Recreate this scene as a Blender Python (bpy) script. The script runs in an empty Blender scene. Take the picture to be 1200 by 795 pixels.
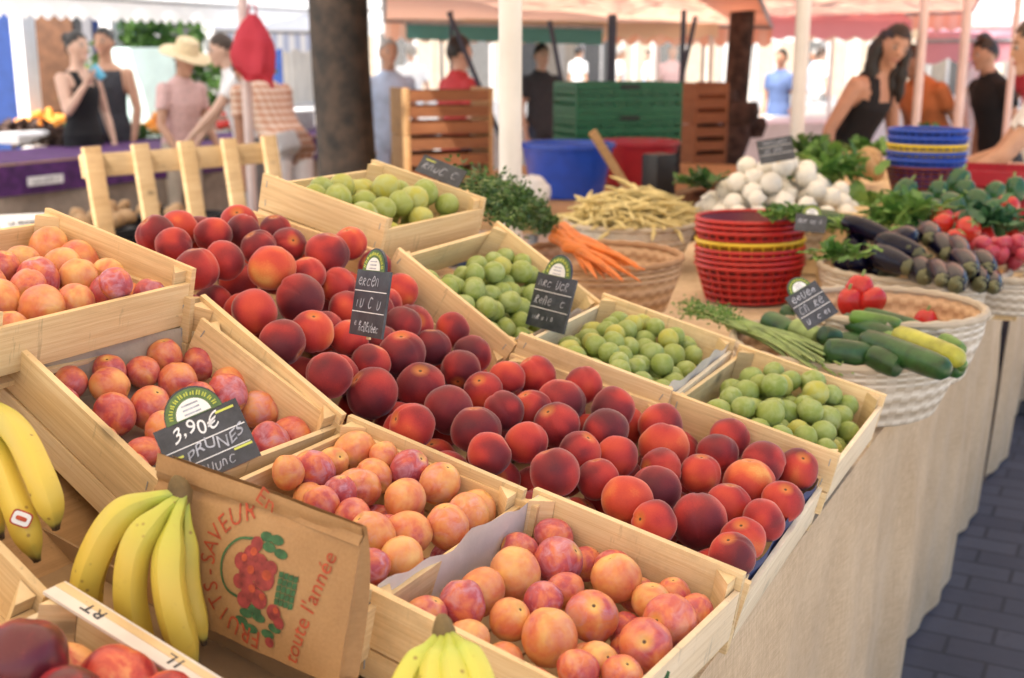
import bpy, bmesh, math, random
from math import sin, cos, pi, radians as R
from mathutils import Vector as V, Matrix, Quaternion, noise

# ------------------------------------------------------------------ scene, camera
SC = bpy.context.scene
COL = SC.collection
CAMZ = 1.55
YAW, PITCH, FPX, PW, PH = R(27.9185), R(13.3604), 1384.77, 1200.0, 795.0
FW = V((-sin(YAW)*cos(PITCH), cos(YAW)*cos(PITCH), -sin(PITCH)))
RT = V((cos(YAW), sin(YAW), 0.0))
UP = RT.cross(FW)
CAM = V((0, 0, CAMZ))
cd = bpy.data.cameras.new('camera'); cam = bpy.data.objects.new('camera', cd); COL.objects.link(cam)
cam.matrix_world = Matrix(((RT.x, UP.x, -FW.x, 0), (RT.y, UP.y, -FW.y, 0), (RT.z, UP.z, -FW.z, CAMZ), (0, 0, 0, 1)))
cd.sensor_width = 36; cd.lens = 36*FPX/PW; cd.clip_end = 500; cd.clip_start = 0.05
cd.dof.use_dof = True; cd.dof.focus_distance = 1.36; cd.dof.aperture_fstop = 5.6
SC.camera = cam

def ray(px, py):
    return FW + RT*((px-PW/2)/FPX) - UP*((py-PH/2)/FPX)
def at(px, py, z=None, d=None, y=None):
    """photo pixel -> place in the market (on a height z, a plane y, or at depth d)"""
    v = ray(px, py)
    t = (z-CAMZ)/v.z if z is not None else (y/v.y if y is not None else d)
    return CAM + v*t

# ------------------------------------------------------------------ materials
MATS = {}
class NT:
    def __init__(s, name):
        m = bpy.data.materials.new(name); m.use_nodes = True; s.m = m
        s.n = m.node_tree.nodes; s.l = m.node_tree.links; s.n.clear()
        s.out = s.n.new('ShaderNodeOutputMaterial'); s.p = s.n.new('ShaderNodeBsdfPrincipled')
        s.l.new(s.p.outputs[0], s.out.inputs[0]); MATS[name] = m
    def node(s, t, **k):
        x = s.n.new(t)
        for a, b in k.items(): setattr(x, a, b)
        return x
    def co(s, kind='Object', scale=(1, 1, 1), rnd=0.0):
        t = s.node('ShaderNodeTexCoord'); mp = s.node('ShaderNodeMapping')
        mp.inputs['Scale'].default_value = scale
        s.l.new(t.outputs[kind], mp.inputs[0])
        if rnd:
            oi = s.node('ShaderNodeObjectInfo'); mu = s.node('ShaderNodeMath', operation='MULTIPLY'); mu.inputs[1].default_value = rnd
            s.l.new(oi.outputs['Random'], mu.inputs[0])
            cb = s.node('ShaderNodeCombineXYZ')
            for i in range(3): s.l.new(mu.outputs[0], cb.inputs[i])
            s.l.new(cb.outputs[0], mp.inputs['Location'])
        return mp.outputs[0]
    def noise(s, co, sc, det=4, ro=.55, dist=0.0):
        x = s.node('ShaderNodeTexNoise'); x.inputs['Scale'].default_value = sc; x.inputs['Detail'].default_value = det
        x.inputs['Roughness'].default_value = ro; x.inputs['Distortion'].default_value = dist
        s.l.new(co, x.inputs['Vector']); return x.outputs['Fac']
    def vor(s, co, sc, feat='F1'):
        x = s.node('ShaderNodeTexVoronoi', feature=feat); x.inputs['Scale'].default_value = sc
        s.l.new(co, x.inputs['Vector']); return x.outputs['Distance']
    def ramp(s, f, stops, interp='LINEAR'):
        x = s.node('ShaderNodeValToRGB'); e = x.color_ramp.elements; x.color_ramp.interpolation = interp
        while len(e) < len(stops): e.new(.5)
        for q, (p, c) in zip(e, stops):
            q.position = p; q.color = (*c, 1) if len(c) == 3 else c
        s.l.new(f, x.inputs[0]); return x.outputs[0]
    def mix(s, f, a, b, mode='MIX'):
        x = s.node('ShaderNodeMix', data_type='RGBA', blend_type=mode)
        for i, v in ((0, f), (6, a), (7, b)):
            if hasattr(v, 'is_output'): s.l.new(v, x.inputs[i])
            elif i == 0: x.inputs[0].default_value = v
            else: x.inputs[i].default_value = (*v, 1)
        return x.outputs[2]
    def math(s, op, a, b=None):
        x = s.node('ShaderNodeMath', operation=op)
        for i, v in enumerate((a, b)):
            if v is None: continue
            if hasattr(v, 'is_output'): s.l.new(v, x.inputs[i])
            else: x.inputs[i].default_value = v
        return x.outputs[0]
    def oi(s, o='Random'): return s.node('ShaderNodeObjectInfo').outputs[o]
    def bump(s, h, st=.3, d=.002):
        x = s.node('ShaderNodeBump'); x.inputs['Strength'].default_value = st; x.inputs['Distance'].default_value = d
        s.l.new(h, x.inputs['Height']); s.l.new(x.outputs[0], s.p.inputs['Normal'])
    def set(s, **k):
        for a, b in k.items():
            i = s.p.inputs[a.replace('_', ' ')]
            if hasattr(b, 'is_output'): s.l.new(b, i)
            elif isinstance(b, tuple) and len(b) == 3: i.default_value = (*b, 1)
            else: i.default_value = b
        return s.m

def plain(name, col, rough=.6, var=.12, nsc=9, bump=0.0, **k):
    t = NT(name); co = t.co('Object', rnd=7)
    f = t.noise(co, nsc, 5)
    a = tuple(max(0, c*(1-var*1.6)) for c in col); b = tuple(min(1, c*(1+var)) for c in col)
    if bump: t.bump(t.noise(co, nsc*6, 3), bump)
    return t.set(Base_Color=t.ramp(f, [(.3, a), (.7, b)]), Roughness=rough, **k)

def wood(name, light, dark, rough=.68, knots=True):
    t = NT(name)
    # long fibres run across the boards' height direction least: stretch along local x and y
    bend = t.noise(t.co('Object', (2.2, 2.2, 5), rnd=9), 1.5, 2)
    c1 = t.co('Object', (1.6, 1.6, 55), rnd=13)
    g = t.noise(c1, 2.4, 7, .66, 1.3)
    g2 = t.noise(t.co('Object', (5, 5, 300), rnd=5), 2.0, 4, .6, .4)
    f = t.math('ADD', t.math('MULTIPLY', g, .75), t.math('ADD', t.math('MULTIPLY', g2, .30), t.math('MULTIPLY', t.math('SUBTRACT', bend, .5), .35)))
    col = t.ramp(f, [(.30, tuple(c*.80 for c in dark)), (.46, dark), (.56, tuple((a+b)/2 for a, b in zip(light, dark))), (.70, light)])
    tone = t.ramp(t.oi(), [(0, (.80, .77, .72)), (.35, (.97, .93, .86)), (.7, (1.04, 1.0, .94)), (1, (1.0, .90, .78))])
    col = t.mix(1, col, tone, 'MULTIPLY')
    if knots:
        k = t.vor(t.co('Object', (5, 5, 9), rnd=3), 1.0)
        col = t.mix(t.ramp(k, [(.0, (.85,)*3), (.05, (.7,)*3), (.075, (.35,)*3), (.13, (0,)*3)]), col, tuple(c*.30 for c in dark))
        st = t.noise(t.co('Object', rnd=2), 7, 6, .72)
        col = t.mix(t.ramp(st, [(.53, (0,)*3), (.76, (.62,)*3)]), col, tuple(c*.55 for c in dark))
        sc = t.noise(t.co('Object', (22, 22, 3), rnd=8), 3, 5, .7)
        col = t.mix(t.ramp(sc, [(.62, (0,)*3), (.68, (.45,)*3)]), col, tuple(c*.45 for c in dark))
    t.bump(t.math('ADD', g2, t.math('MULTIPLY', g, .5)), .35, .0012)
    return t.set(Base_Color=col, Roughness=rough)

wood('crate_wood', (.87, .71, .45), (.74, .55, .31))
wood('white_wood', (.88, .80, .65), (.76, .65, .48))
wood('rack_wood', (.60, .45, .28), (.46, .32, .17))
wood('orange_wood', (.33, .145, .065), (.22, .085, .035), knots=False)
wood('tan_board', (.50, .31, .15), (.40, .24, .11))
plain('liner_paper', (.72, .66, .60), .8, .1, 14, .3)
plain('liner_blue', (.03, .05, .16), .6)
plain('grey_paper', (.46, .39, .31), .85, .12, 18, .5)

def peach_mat():
    t = NT('peach_skin'); co = t.co('Object', rnd=31)
    c = t.node('ShaderNodeSeparateColor'); t.l.new(t.oi('Color'), c.inputs[0])
    n = t.noise(co, .62, 1.5, .5, .15)
    n2 = t.noise(co, 15, 5, .7)
    f = t.math('ADD', t.math('ADD', n, t.math('MULTIPLY', t.math('SUBTRACT', n2, .5), .15)), t.math('MULTIPLY', t.math('SUBTRACT', c.outputs[0], .5), .46))
    col = t.ramp(f, [(.24, (.115, .018, .028)), (.40, (.23, .022, .029)), (.53, (.46, .040, .036)), (.68, (.60, .080, .040)), (.82, (.74, .22, .065)), (.93, (.82, .50, .15))])
    sp = t.vor(co, 16)
    col = t.mix(t.ramp(sp, [(.02, (.16,)*3), (.13, (0,)*3)]), col, (.66, .22, .10))
    t.bump(t.noise(co, 60, 2), .12, .01)
    sx = t.node('ShaderNodeSeparateXYZ'); t.l.new(t.co('Object'), sx.inputs[0])
    rr = t.math('SQRT', t.math('ADD', t.math('MULTIPLY', sx.outputs[0], sx.outputs[0]), t.math('MULTIPLY', sx.outputs[1], sx.outputs[1])))
    rr = t.math('ADD', rr, t.math('MULTIPLY', t.math('LESS_THAN', sx.outputs[2], 0), 5))
    col = t.mix(t.ramp(rr, [(.10, (.75,)*3), (.42, (0,)*3)]), col, (.62, .22, .05))
    col = t.mix(t.ramp(rr, [(.05, (1,)*3), (.085, (0,)*3)]), col, (.10, .05, .025))
    return t.set(Base_Color=col, Roughness=.62, Sheen_Weight=.55, Sheen_Roughness=.34, Sheen_Tint=(1, .74, .72), Specular_IOR_Level=.30)
peach_mat()
def plum_mat():
    t = NT('plum_skin'); co = t.co('Object', rnd=29)
    c = t.node('ShaderNodeSeparateColor'); t.l.new(t.oi('Color'), c.inputs[0])
    n = t.noise(co, .95, 3, .55, .4); n2 = t.noise(co, 5, 4, .6)
    f = t.math('ADD', t.math('ADD', n, t.math('MULTIPLY', t.math('SUBTRACT', n2, .5), .16)), t.math('MULTIPLY', t.math('SUBTRACT', c.outputs[0], .5), .55))
    col = t.ramp(f, [(.25, (.36, .065, .10)), (.40, (.52, .085, .085)), (.52, (.66, .18, .085)), (.68, (.74, .30, .105)), (.90, (.80, .47, .16))])
    bl = t.noise(co, 1.5, 4, .6, .8)
    blf = t.ramp(bl, [(.46, (0,)*3), (.70, (.66,)*3)])
    blf = t.mix(1, blf, t.ramp(c.outputs[1], [(0, (.25,)*3), (1, (1.2,)*3)]), 'MULTIPLY')
    col = t.mix(blf, col, t.mix(c.outputs[2], (.70, .40, .40), (.56, .34, .48)))
    sp = t.vor(co, 13)
    col = t.mix(t.ramp(sp, [(.03, (.28,)*3), (.12, (0,)*3)]), col, (.80, .52, .30))
    rg = t.math('ADD', t.math('MULTIPLY', bl, .38), .20)
    sx = t.node('ShaderNodeSeparateXYZ'); t.l.new(t.co('Object'), sx.inputs[0])
    rr = t.math('SQRT', t.math('ADD', t.math('MULTIPLY', sx.outputs[0], sx.outputs[0]), t.math('MULTIPLY', sx.outputs[1], sx.outputs[1])))
    rr = t.math('ADD', rr, t.math('MULTIPLY', t.math('LESS_THAN', sx.outputs[2], 0), 5))
    col = t.mix(t.ramp(rr, [(.10, (.75,)*3), (.42, (0,)*3)]), col, (.78, .50, .13))
    col = t.mix(t.ramp(rr, [(.05, (1,)*3), (.085, (0,)*3)]), col, (.10, .05, .025))
    return t.set(Base_Color=col, Roughness=rg, Specular_IOR_Level=.45, Subsurface_Weight=.0)
plum_mat()
def gage_mat():
    t = NT('greengage_skin'); co = t.co('Object', rnd=17)
    c = t.node('ShaderNodeSeparateColor'); t.l.new(t.oi('Color'), c.inputs[0])
    col = t.mix(c.outputs[0], (.21, .29, .055), (.50, .44, .06))
    col = t.mix(t.math('MULTIPLY', t.noise(co, 2.5, 4), .5), col, (.30, .37, .085))
    bl = t.ramp(t.noise(co, 1.4, 4, .6, .6), [(.38, (0,)*3), (.66, (.62,)*3)])
    bl = t.mix(1, bl, t.ramp(c.outputs[1], [(0, (.2,)*3), (1, (1,)*3)]), 'MULTIPLY')
    col = t.mix(bl, col, (.42, .50, .27))
    return t.set(Base_Color=col, Roughness=.48, Specular_IOR_Level=.4)
gage_mat()
def nect_mat():
    t = NT('nectarine_skin'); co = t.co('Object', rnd=19)
    c = t.node('ShaderNodeSeparateColor'); t.l.new(t.oi('Color'), c.inputs[0])
    f = t.math('ADD', t.noise(co, 1.1, 5, .6, .6), t.math('MULTIPLY', t.math('SUBTRACT', c.outputs[0], .5), .6))
    col = t.ramp(f, [(.28, (.11, .012, .022)), (.48, (.36, .022, .030)), (.64, (.58, .085, .05)), (.82, (.78, .38, .14))])
    sp = t.vor(co, 17)
    col = t.mix(t.ramp(sp, [(.03, (.4,)*3), (.13, (0,)*3)]), col, (.75, .4, .2))
    return t.set(Base_Color=col, Roughness=.33, Specular_IOR_Level=.5)
nect_mat()
def banana_mat(name, a, b):
    t = NT(name); co = t.co('Object', rnd=3)
    at_ = t.node('ShaderNodeAttribute', attribute_name='along')
    n = t.noise(co, 30, 4)
    f = t.math('ADD', at_.outputs['Fac'], t.math('MULTIPLY', t.math('SUBTRACT', n, .5), .16))
    col = t.ramp(f, [(.0, (.30, .36, .07)), (.10, (.45, .50, .07)), (.26, b), (.5, a), (.86, a), (.93, (.45, .40, .08)), (.975, (.05, .03, .02))])
    sp = t.vor(t.co('Object', (1, 1, 1), rnd=5), 55)
    col = t.mix(t.ramp(sp, [(.05, (.8,)*3), (.13, (0,)*3)]), col, (.26, .14, .04))
    col = t.mix(t.ramp(t.noise(co, 60, 5, .7), [(.62, (0,)*3), (.75, (.25,)*3)]), col, (.35, .22, .05))
    return t.set(Base_Color=col, Roughness=.42)
banana_mat('banana_peel', (.66, .49, .075), (.52, .48, .075))
banana_mat('green_banana_peel', (.66, .60, .10), (.50, .58, .10))
plain('banana_crown', (.19, .125, .05), .8, .3, 40, .4)

def card_mat():
    t = NT('slate'); co = t.co('Object')
    f = t.noise(co, 30, 6, .7)
    return t.set(Base_Color=t.ramp(f, [(.35, (.020, .024, .036)), (.75, (.075, .084, .108))]), Roughness=.30)
card_mat()
plain('chalk', (.82, .82, .84), .9, .08, 80)
plain('chalk_dim', (.48, .50, .58), .9, .3, 120)
plain('label_green', (.10, .17, .055), .6, .2, 60)
plain('label_white', (.80, .80, .78), .5, .05)
plain('yellow_print', (.62, .66, .12), .6)
def kraft():
    t = NT('kraft_paper'); co = t.co('Object', rnd=3)
    n = t.noise(t.co('Object', (1, 1, 1)), 12, 6, .6)
    fib = t.noise(t.co('Object', (160, 160, 12)), 2, 3)
    f = t.math('ADD', t.math('MULTIPLY', n, .6), t.math('MULTIPLY', fib, .4))
    t.bump(t.noise(t.co('Object', (1, 1, 1)), 22, 3), .35, .004)
    return t.set(Base_Color=t.ramp(f, [(.3, (.345, .185, .075)), (.7, (.47, .275, .12))]), Roughness=.72)
kraft()
plain('red_print', (.46, .075, .03), .75, .25, 120)
plain('green_print', (.045, .13, .05), .75, .3, 120)
plain('dark_red_print', (.30, .045, .04), .75, .3, 120)
plain('cardboard', (.36, .235, .125), .85, .15, 16, .2)

def burlap():
    t = NT('burlap'); 
    co = t.co('Object', (1, 1, 1))
    w = t.noise(t.co('Object', (420, 420, 34)), 1, 2); w2 = t.noise(t.co('Object', (34, 34, 420)), 1, 2)
    wv = t.math('ADD', w, w2)
    f = t.math('ADD', t.math('MULTIPLY', wv, .35), t.math('MULTIPLY', t.noise(co, 5, 5, .6), .35))
    t.bump(wv, .5, .002)
    return t.set(Base_Color=t.ramp(f, [(.36, (.45, .30, .16)), (.64, (.70, .52, .33))]), Roughness=.9, Sheen_Weight=.1)
burlap()

def wicker(name, a, b):
    t = NT(name); co = t.co('UV')
    ch = t.node('ShaderNodeTexChecker'); ch.inputs['Scale'].default_value = 1
    mp = t.co('UV', (70, 26, 1)); t.l.new(mp, ch.inputs[0])
    wv = t.node('ShaderNodeTexWave', wave_type='BANDS', bands_direction='Y'); wv.inputs['Scale'].default_value = 3.4; wv.inputs['Distortion'].default_value = 2.2
    t.l.new(t.co('UV', (1, 1.1, 1)), wv.inputs[0])
    h = t.math('ADD', t.math('MULTIPLY', ch.outputs['Fac'], .5), wv.outputs['Fac'])
    n = t.noise(t.co('Object', rnd=4), 14, 4)
    f = t.math('ADD', t.math('MULTIPLY', h, .4), t.math('MULTIPLY', n, .5))
    t.bump(h, .8, .004)
    return t.set(Base_Color=t.ramp(f, [(.25, a), (.75, b)]), Roughness=.7)
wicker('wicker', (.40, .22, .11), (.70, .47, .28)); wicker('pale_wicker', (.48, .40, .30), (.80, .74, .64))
def basket_plastic(name, col):
    t = NT(name); n = t.noise(t.co('Object', rnd=4), 20, 4)
    return t.set(Base_Color=t.ramp(n, [(.3, tuple(c*.78 for c in col)), (.7, col)]), Roughness=.36, Specular_IOR_Level=.5)
basket_plastic('red_plastic', (.56, .022, .020)); basket_plastic('yellow_plastic', (.82, .56, .03)); basket_plastic('blue_plastic', (.018, .075, .48))
basket_plastic('green_plastic', (.012, .14, .060)); basket_plastic('tub_red', (.42, .02, .035)); basket_plastic('black_plastic', (.012, .012, .014)); basket_plastic('dark_red_and_gap_shade_plastic', (.16, .01, .015))  # the dark red also paints lattice gap shade in the red baskets

basket_plastic('blue_plastic_gap_shade', (.010, .025, .16)); basket_plastic('yellow_plastic_gap_shade', (.40, .24, .02))  # darkened blue and yellow, painted shade for the basket lattice gaps
def leafm(name, a, b, tr=.25):
    t = NT(name); n = t.noise(t.co('Object', rnd=4), 26, 4)
    g = t.node('ShaderNodeNewGeometry')
    f = t.math('ADD', t.math('MULTIPLY', n, .5), t.math('MULTIPLY', g.outputs['Random Per Island'], .5))
    col = t.ramp(f, [(.25, a), (.75, b)])
    t.set(Base_Color=col, Roughness=.5)
    tl = t.node('ShaderNodeBsdfTranslucent'); t.l.new(col, tl.inputs[0])
    mx = t.node('ShaderNodeMixShader'); mx.inputs[0].default_value = tr
    t.l.new(t.p.outputs[0], mx.inputs[1]); t.l.new(tl.outputs[0], mx.inputs[2]); t.l.new(mx.outputs[0], t.out.inputs[0])
    return t.m
leafm('herb_green', (.018, .065, .018), (.10, .20, .05)); leafm('leaf_green', (.05, .15, .03), (.20, .36, .08)); leafm('dark_leaf', (.020, .075, .035), (.075, .20, .08))
leafm('lettuce_green', (.10, .22, .04), (.26, .42, .10)); leafm('tree_leaf', (.03, .09, .02), (.11, .21, .045), .4)
plain('carrot_skin', (.72, .19, .03), .55, .2, 30); plain('bean_skin', (.68, .55, .24), .5, .18, 30); plain('stem_green', (.22, .32, .10), .55, .2, 30)
plain('onion_skin', (.80, .76, .68), .38, .08, 20); plain('cucumber_skin', (.025, .085, .020), .38, .4, 26, .3); plain('zucchini_skin', (.10, .21, .03), .36, .4, 26)
plain('courgette_yellow', (.42, .42, .05), .36, .3, 26); plain('pale_green_veg', (.28, .38, .12), .45, .25, 30)
plain('eggplant_skin', (.004, .004, .018), .20, .3, 9, Specular_IOR_Level=.22); plain('eggplant_calyx', (.13, .13, .06), .6, .25, 40)
plain('tomato_skin', (.55, .03, .018), .22, .15, 12); plain('pepper_skin', (.52, .022, .018), .22, .2, 14); plain('radish_skin', (.46, .045, .075), .35, .25, 14)
plain('potato_skin', (.50, .30, .14), .75, .2, 30); plain('orange_skin', (.80, .30, .03), .5, .15, 40)

def cloth_t(name, col, tr=.5, stripes=None, sscale=8, axis=0):
    t = NT(name)
    colr = col
    if stripes:
        w = t.node('ShaderNodeTexWave', wave_type='BANDS', bands_direction='XYZ'[axis]); w.inputs['Scale'].default_value = sscale
        t.l.new(t.co('Object'), w.inputs[0])
        colr = t.ramp(w.outputs['Fac'], [(.42, col), (.58, stripes)])
    n = t.noise(t.co('Object'), 1.6, 5)
    colr = t.mix(t.math('MULTIPLY', n, .25), colr, tuple(c*.7 for c in col)) if True else colr
    t.set(Base_Color=colr, Roughness=.85)
    tl = t.node('ShaderNodeBsdfTranslucent'); t.l.new(colr, tl.inputs[0])
    mx = t.node('ShaderNodeMixShader'); mx.inputs[0].default_value = tr
    t.l.new(t.p.outputs[0], mx.inputs[1]); t.l.new(tl.outputs[0], mx.inputs[2]); t.l.new(mx.outputs[0], t.out.inputs[0])
    return t.m
cloth_t('canopy_cream', (.82, .68, .50), .44)
cloth_t('canopy_salmon', (.85, .45, .31), .52, (.86, .56, .43), 2.2, 0)
cloth_t('canopy_white', (.86, .86, .86), .45)
cloth_t('canopy_blue_stripe', (.84, .86, .90), .4, (.45, .52, .70), 3.2, 0)
cloth_t('canopy_pink', (.82, .40, .46), .45)
cloth_t('teal_cloth', (.10, .30, .28), .3)
cloth_t('red_bag', (.66, .06, .09), .3); cloth_t('white_bag', (.85, .85, .86), .35)
plain('pole_white', (.78, .76, .73), .4, .06, 6); plain('pole_pink', (.72, .58, .54), .5, .06); plain('pole_dark', (.02, .03, .06), .4); plain('metal_grey', (.35, .35, .36), .4)
plain('bark', (.021, .0125, .008), .95, .75, 11, 1.0); plain('bark_warm', (.075, .042, .032), .95, .5, 12, .9)
plain('purple_cloth', (.085, .020, .125), .8, .3, 14); plain('band_cloth', (.30, .24, .19), .9, .2, 8); plain('dark_stuff', (.020, .018, .018), .8)
plain('skin', (.52, .29, .19), .5, .06, 14); plain('skin_tan', (.42, .21, .125), .5, .06, 14); plain('skin_pale', (.62, .40, .30), .5, .06, 14)
plain('hair_dark', (.012, .009, .008), .45, .3, 60); plain('hair_brown', (.05, .028, .016), .5, .3, 60); plain('hair_grey', (.30, .28, .26), .6, .2, 60)
plain('cloth_black', (.008, .008, .010), .85); plain('cloth_charcoal', (.045, .047, .058), .85, .25, 60); plain('cloth_pink', (.70, .46, .44), .85, .12, 40); plain('cloth_white', (.78, .78, .79), .85, .06)
plain('cloth_blue', (.10, .16, .34), .85); plain('cloth_lightblue', (.42, .52, .70), .85); plain('cloth_red', (.52, .05, .06), .85); plain('cloth_jeans', (.05, .075, .13), .9, .2); plain('cloth_orange', (.55, .18, .06), .85); plain('cloth_grey', (.24, .24, .25), .85); plain('cloth_beige', (.52, .44, .35), .85)
def plaid():
    t = NT('cloth_plaid')
    w1 = t.node('ShaderNodeTexWave', bands_direction='Z'); w1.inputs['Scale'].default_value = 6.5; t.l.new(t.co('Object'), w1.inputs[0])
    w2 = t.node('ShaderNodeTexWave', bands_direction='X'); w2.inputs['Scale'].default_value = 6.5; t.l.new(t.co('Object'), w2.inputs[0])
    f = t.math('ADD', t.math('MULTIPLY', w1.outputs['Fac'], .6), t.math('MULTIPLY', w2.outputs['Fac'], .4))
    return t.set(Base_Color=t.ramp(f, [(.25, (.50, .24, .15)), (.5, (.60, .36, .25)), (.75, (.70, .54, .43))]), Roughness=.9)
plaid()
plain('straw', (.74, .60, .38), .8, .15, 50, .4); plain('cup_blue', (.10, .42, .62), .35); plain('sign_white', (.78, .76, .76), .6, .05); plain('print_dark', (.06, .06, .07), .7)
plain('door_blue', (.02, .055, .22), .5); plain('brown_panel', (.20, .09, .045), .7, .25); plain('pale_wall', (.72, .67, .60), .9, .1, 3); plain('roof_grey', (.24, .24, .25), .8); plain('window_glass', (.16, .16, .16), .2)
plain('cyan_panel', (.62, .80, .78), .5, .05)
plain('eye_white', (.34, .31, .29), .4); plain('eye_dark', (.01, .01, .01), .3); plain('lip', (.42, .14, .12), .5)
def ground_mat():
    t = NT('paving'); co = t.co('Object')
    b = t.node('ShaderNodeTexBrick'); b.inputs['Scale'].default_value = 1.0
    b.inputs['Brick Width'].default_value = .22; b.inputs['Row Height'].default_value = .11; b.inputs['Mortar Size'].default_value = .006
    b.inputs['Color1'].default_value = (.042, .047, .070, 1); b.inputs['Color2'].default_value = (.070, .077, .106, 1); b.inputs['Mortar'].default_value = (.018, .019, .028, 1)
    mp = t.co('Object', (1, 1, 1)); 
    dn = t.noise(co, 3, 3); 
    t.l.new(mp, b.inputs[0])
    n = t.noise(co, 2.1, 6, .65); n2 = t.noise(co, 45, 4, .7)
    col = t.mix(t.math('MULTIPLY', n, .5), b.outputs['Color'], (.068, .070, .09))
    col = t.mix(t.ramp(n2, [(.55, (0,)*3), (.75, (.5,)*3)]), col, (.035, .035, .045))
    t.bump(t.math('ADD', t.math('MULTIPLY', b.outputs['Fac'], -1.0), t.math('MULTIPLY', n2, .3)), .7, .006)
    return t.set(Base_Color=col, Roughness=.75)
ground_mat()
def plaza_mat():
    t = NT('gravel_plaza'); co = t.co('Object')
    n = t.noise(co, .4, 6, .6); n2 = t.noise(co, 30, 4, .7)
    f = t.math('ADD', t.math('MULTIPLY', n, .6), t.math('MULTIPLY', n2, .4))
    return t.set(Base_Color=t.ramp(f, [(.3, (.36, .31, .25)), (.7, (.55, .48, .40))]), Roughness=.9)
plaza_mat()

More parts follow.
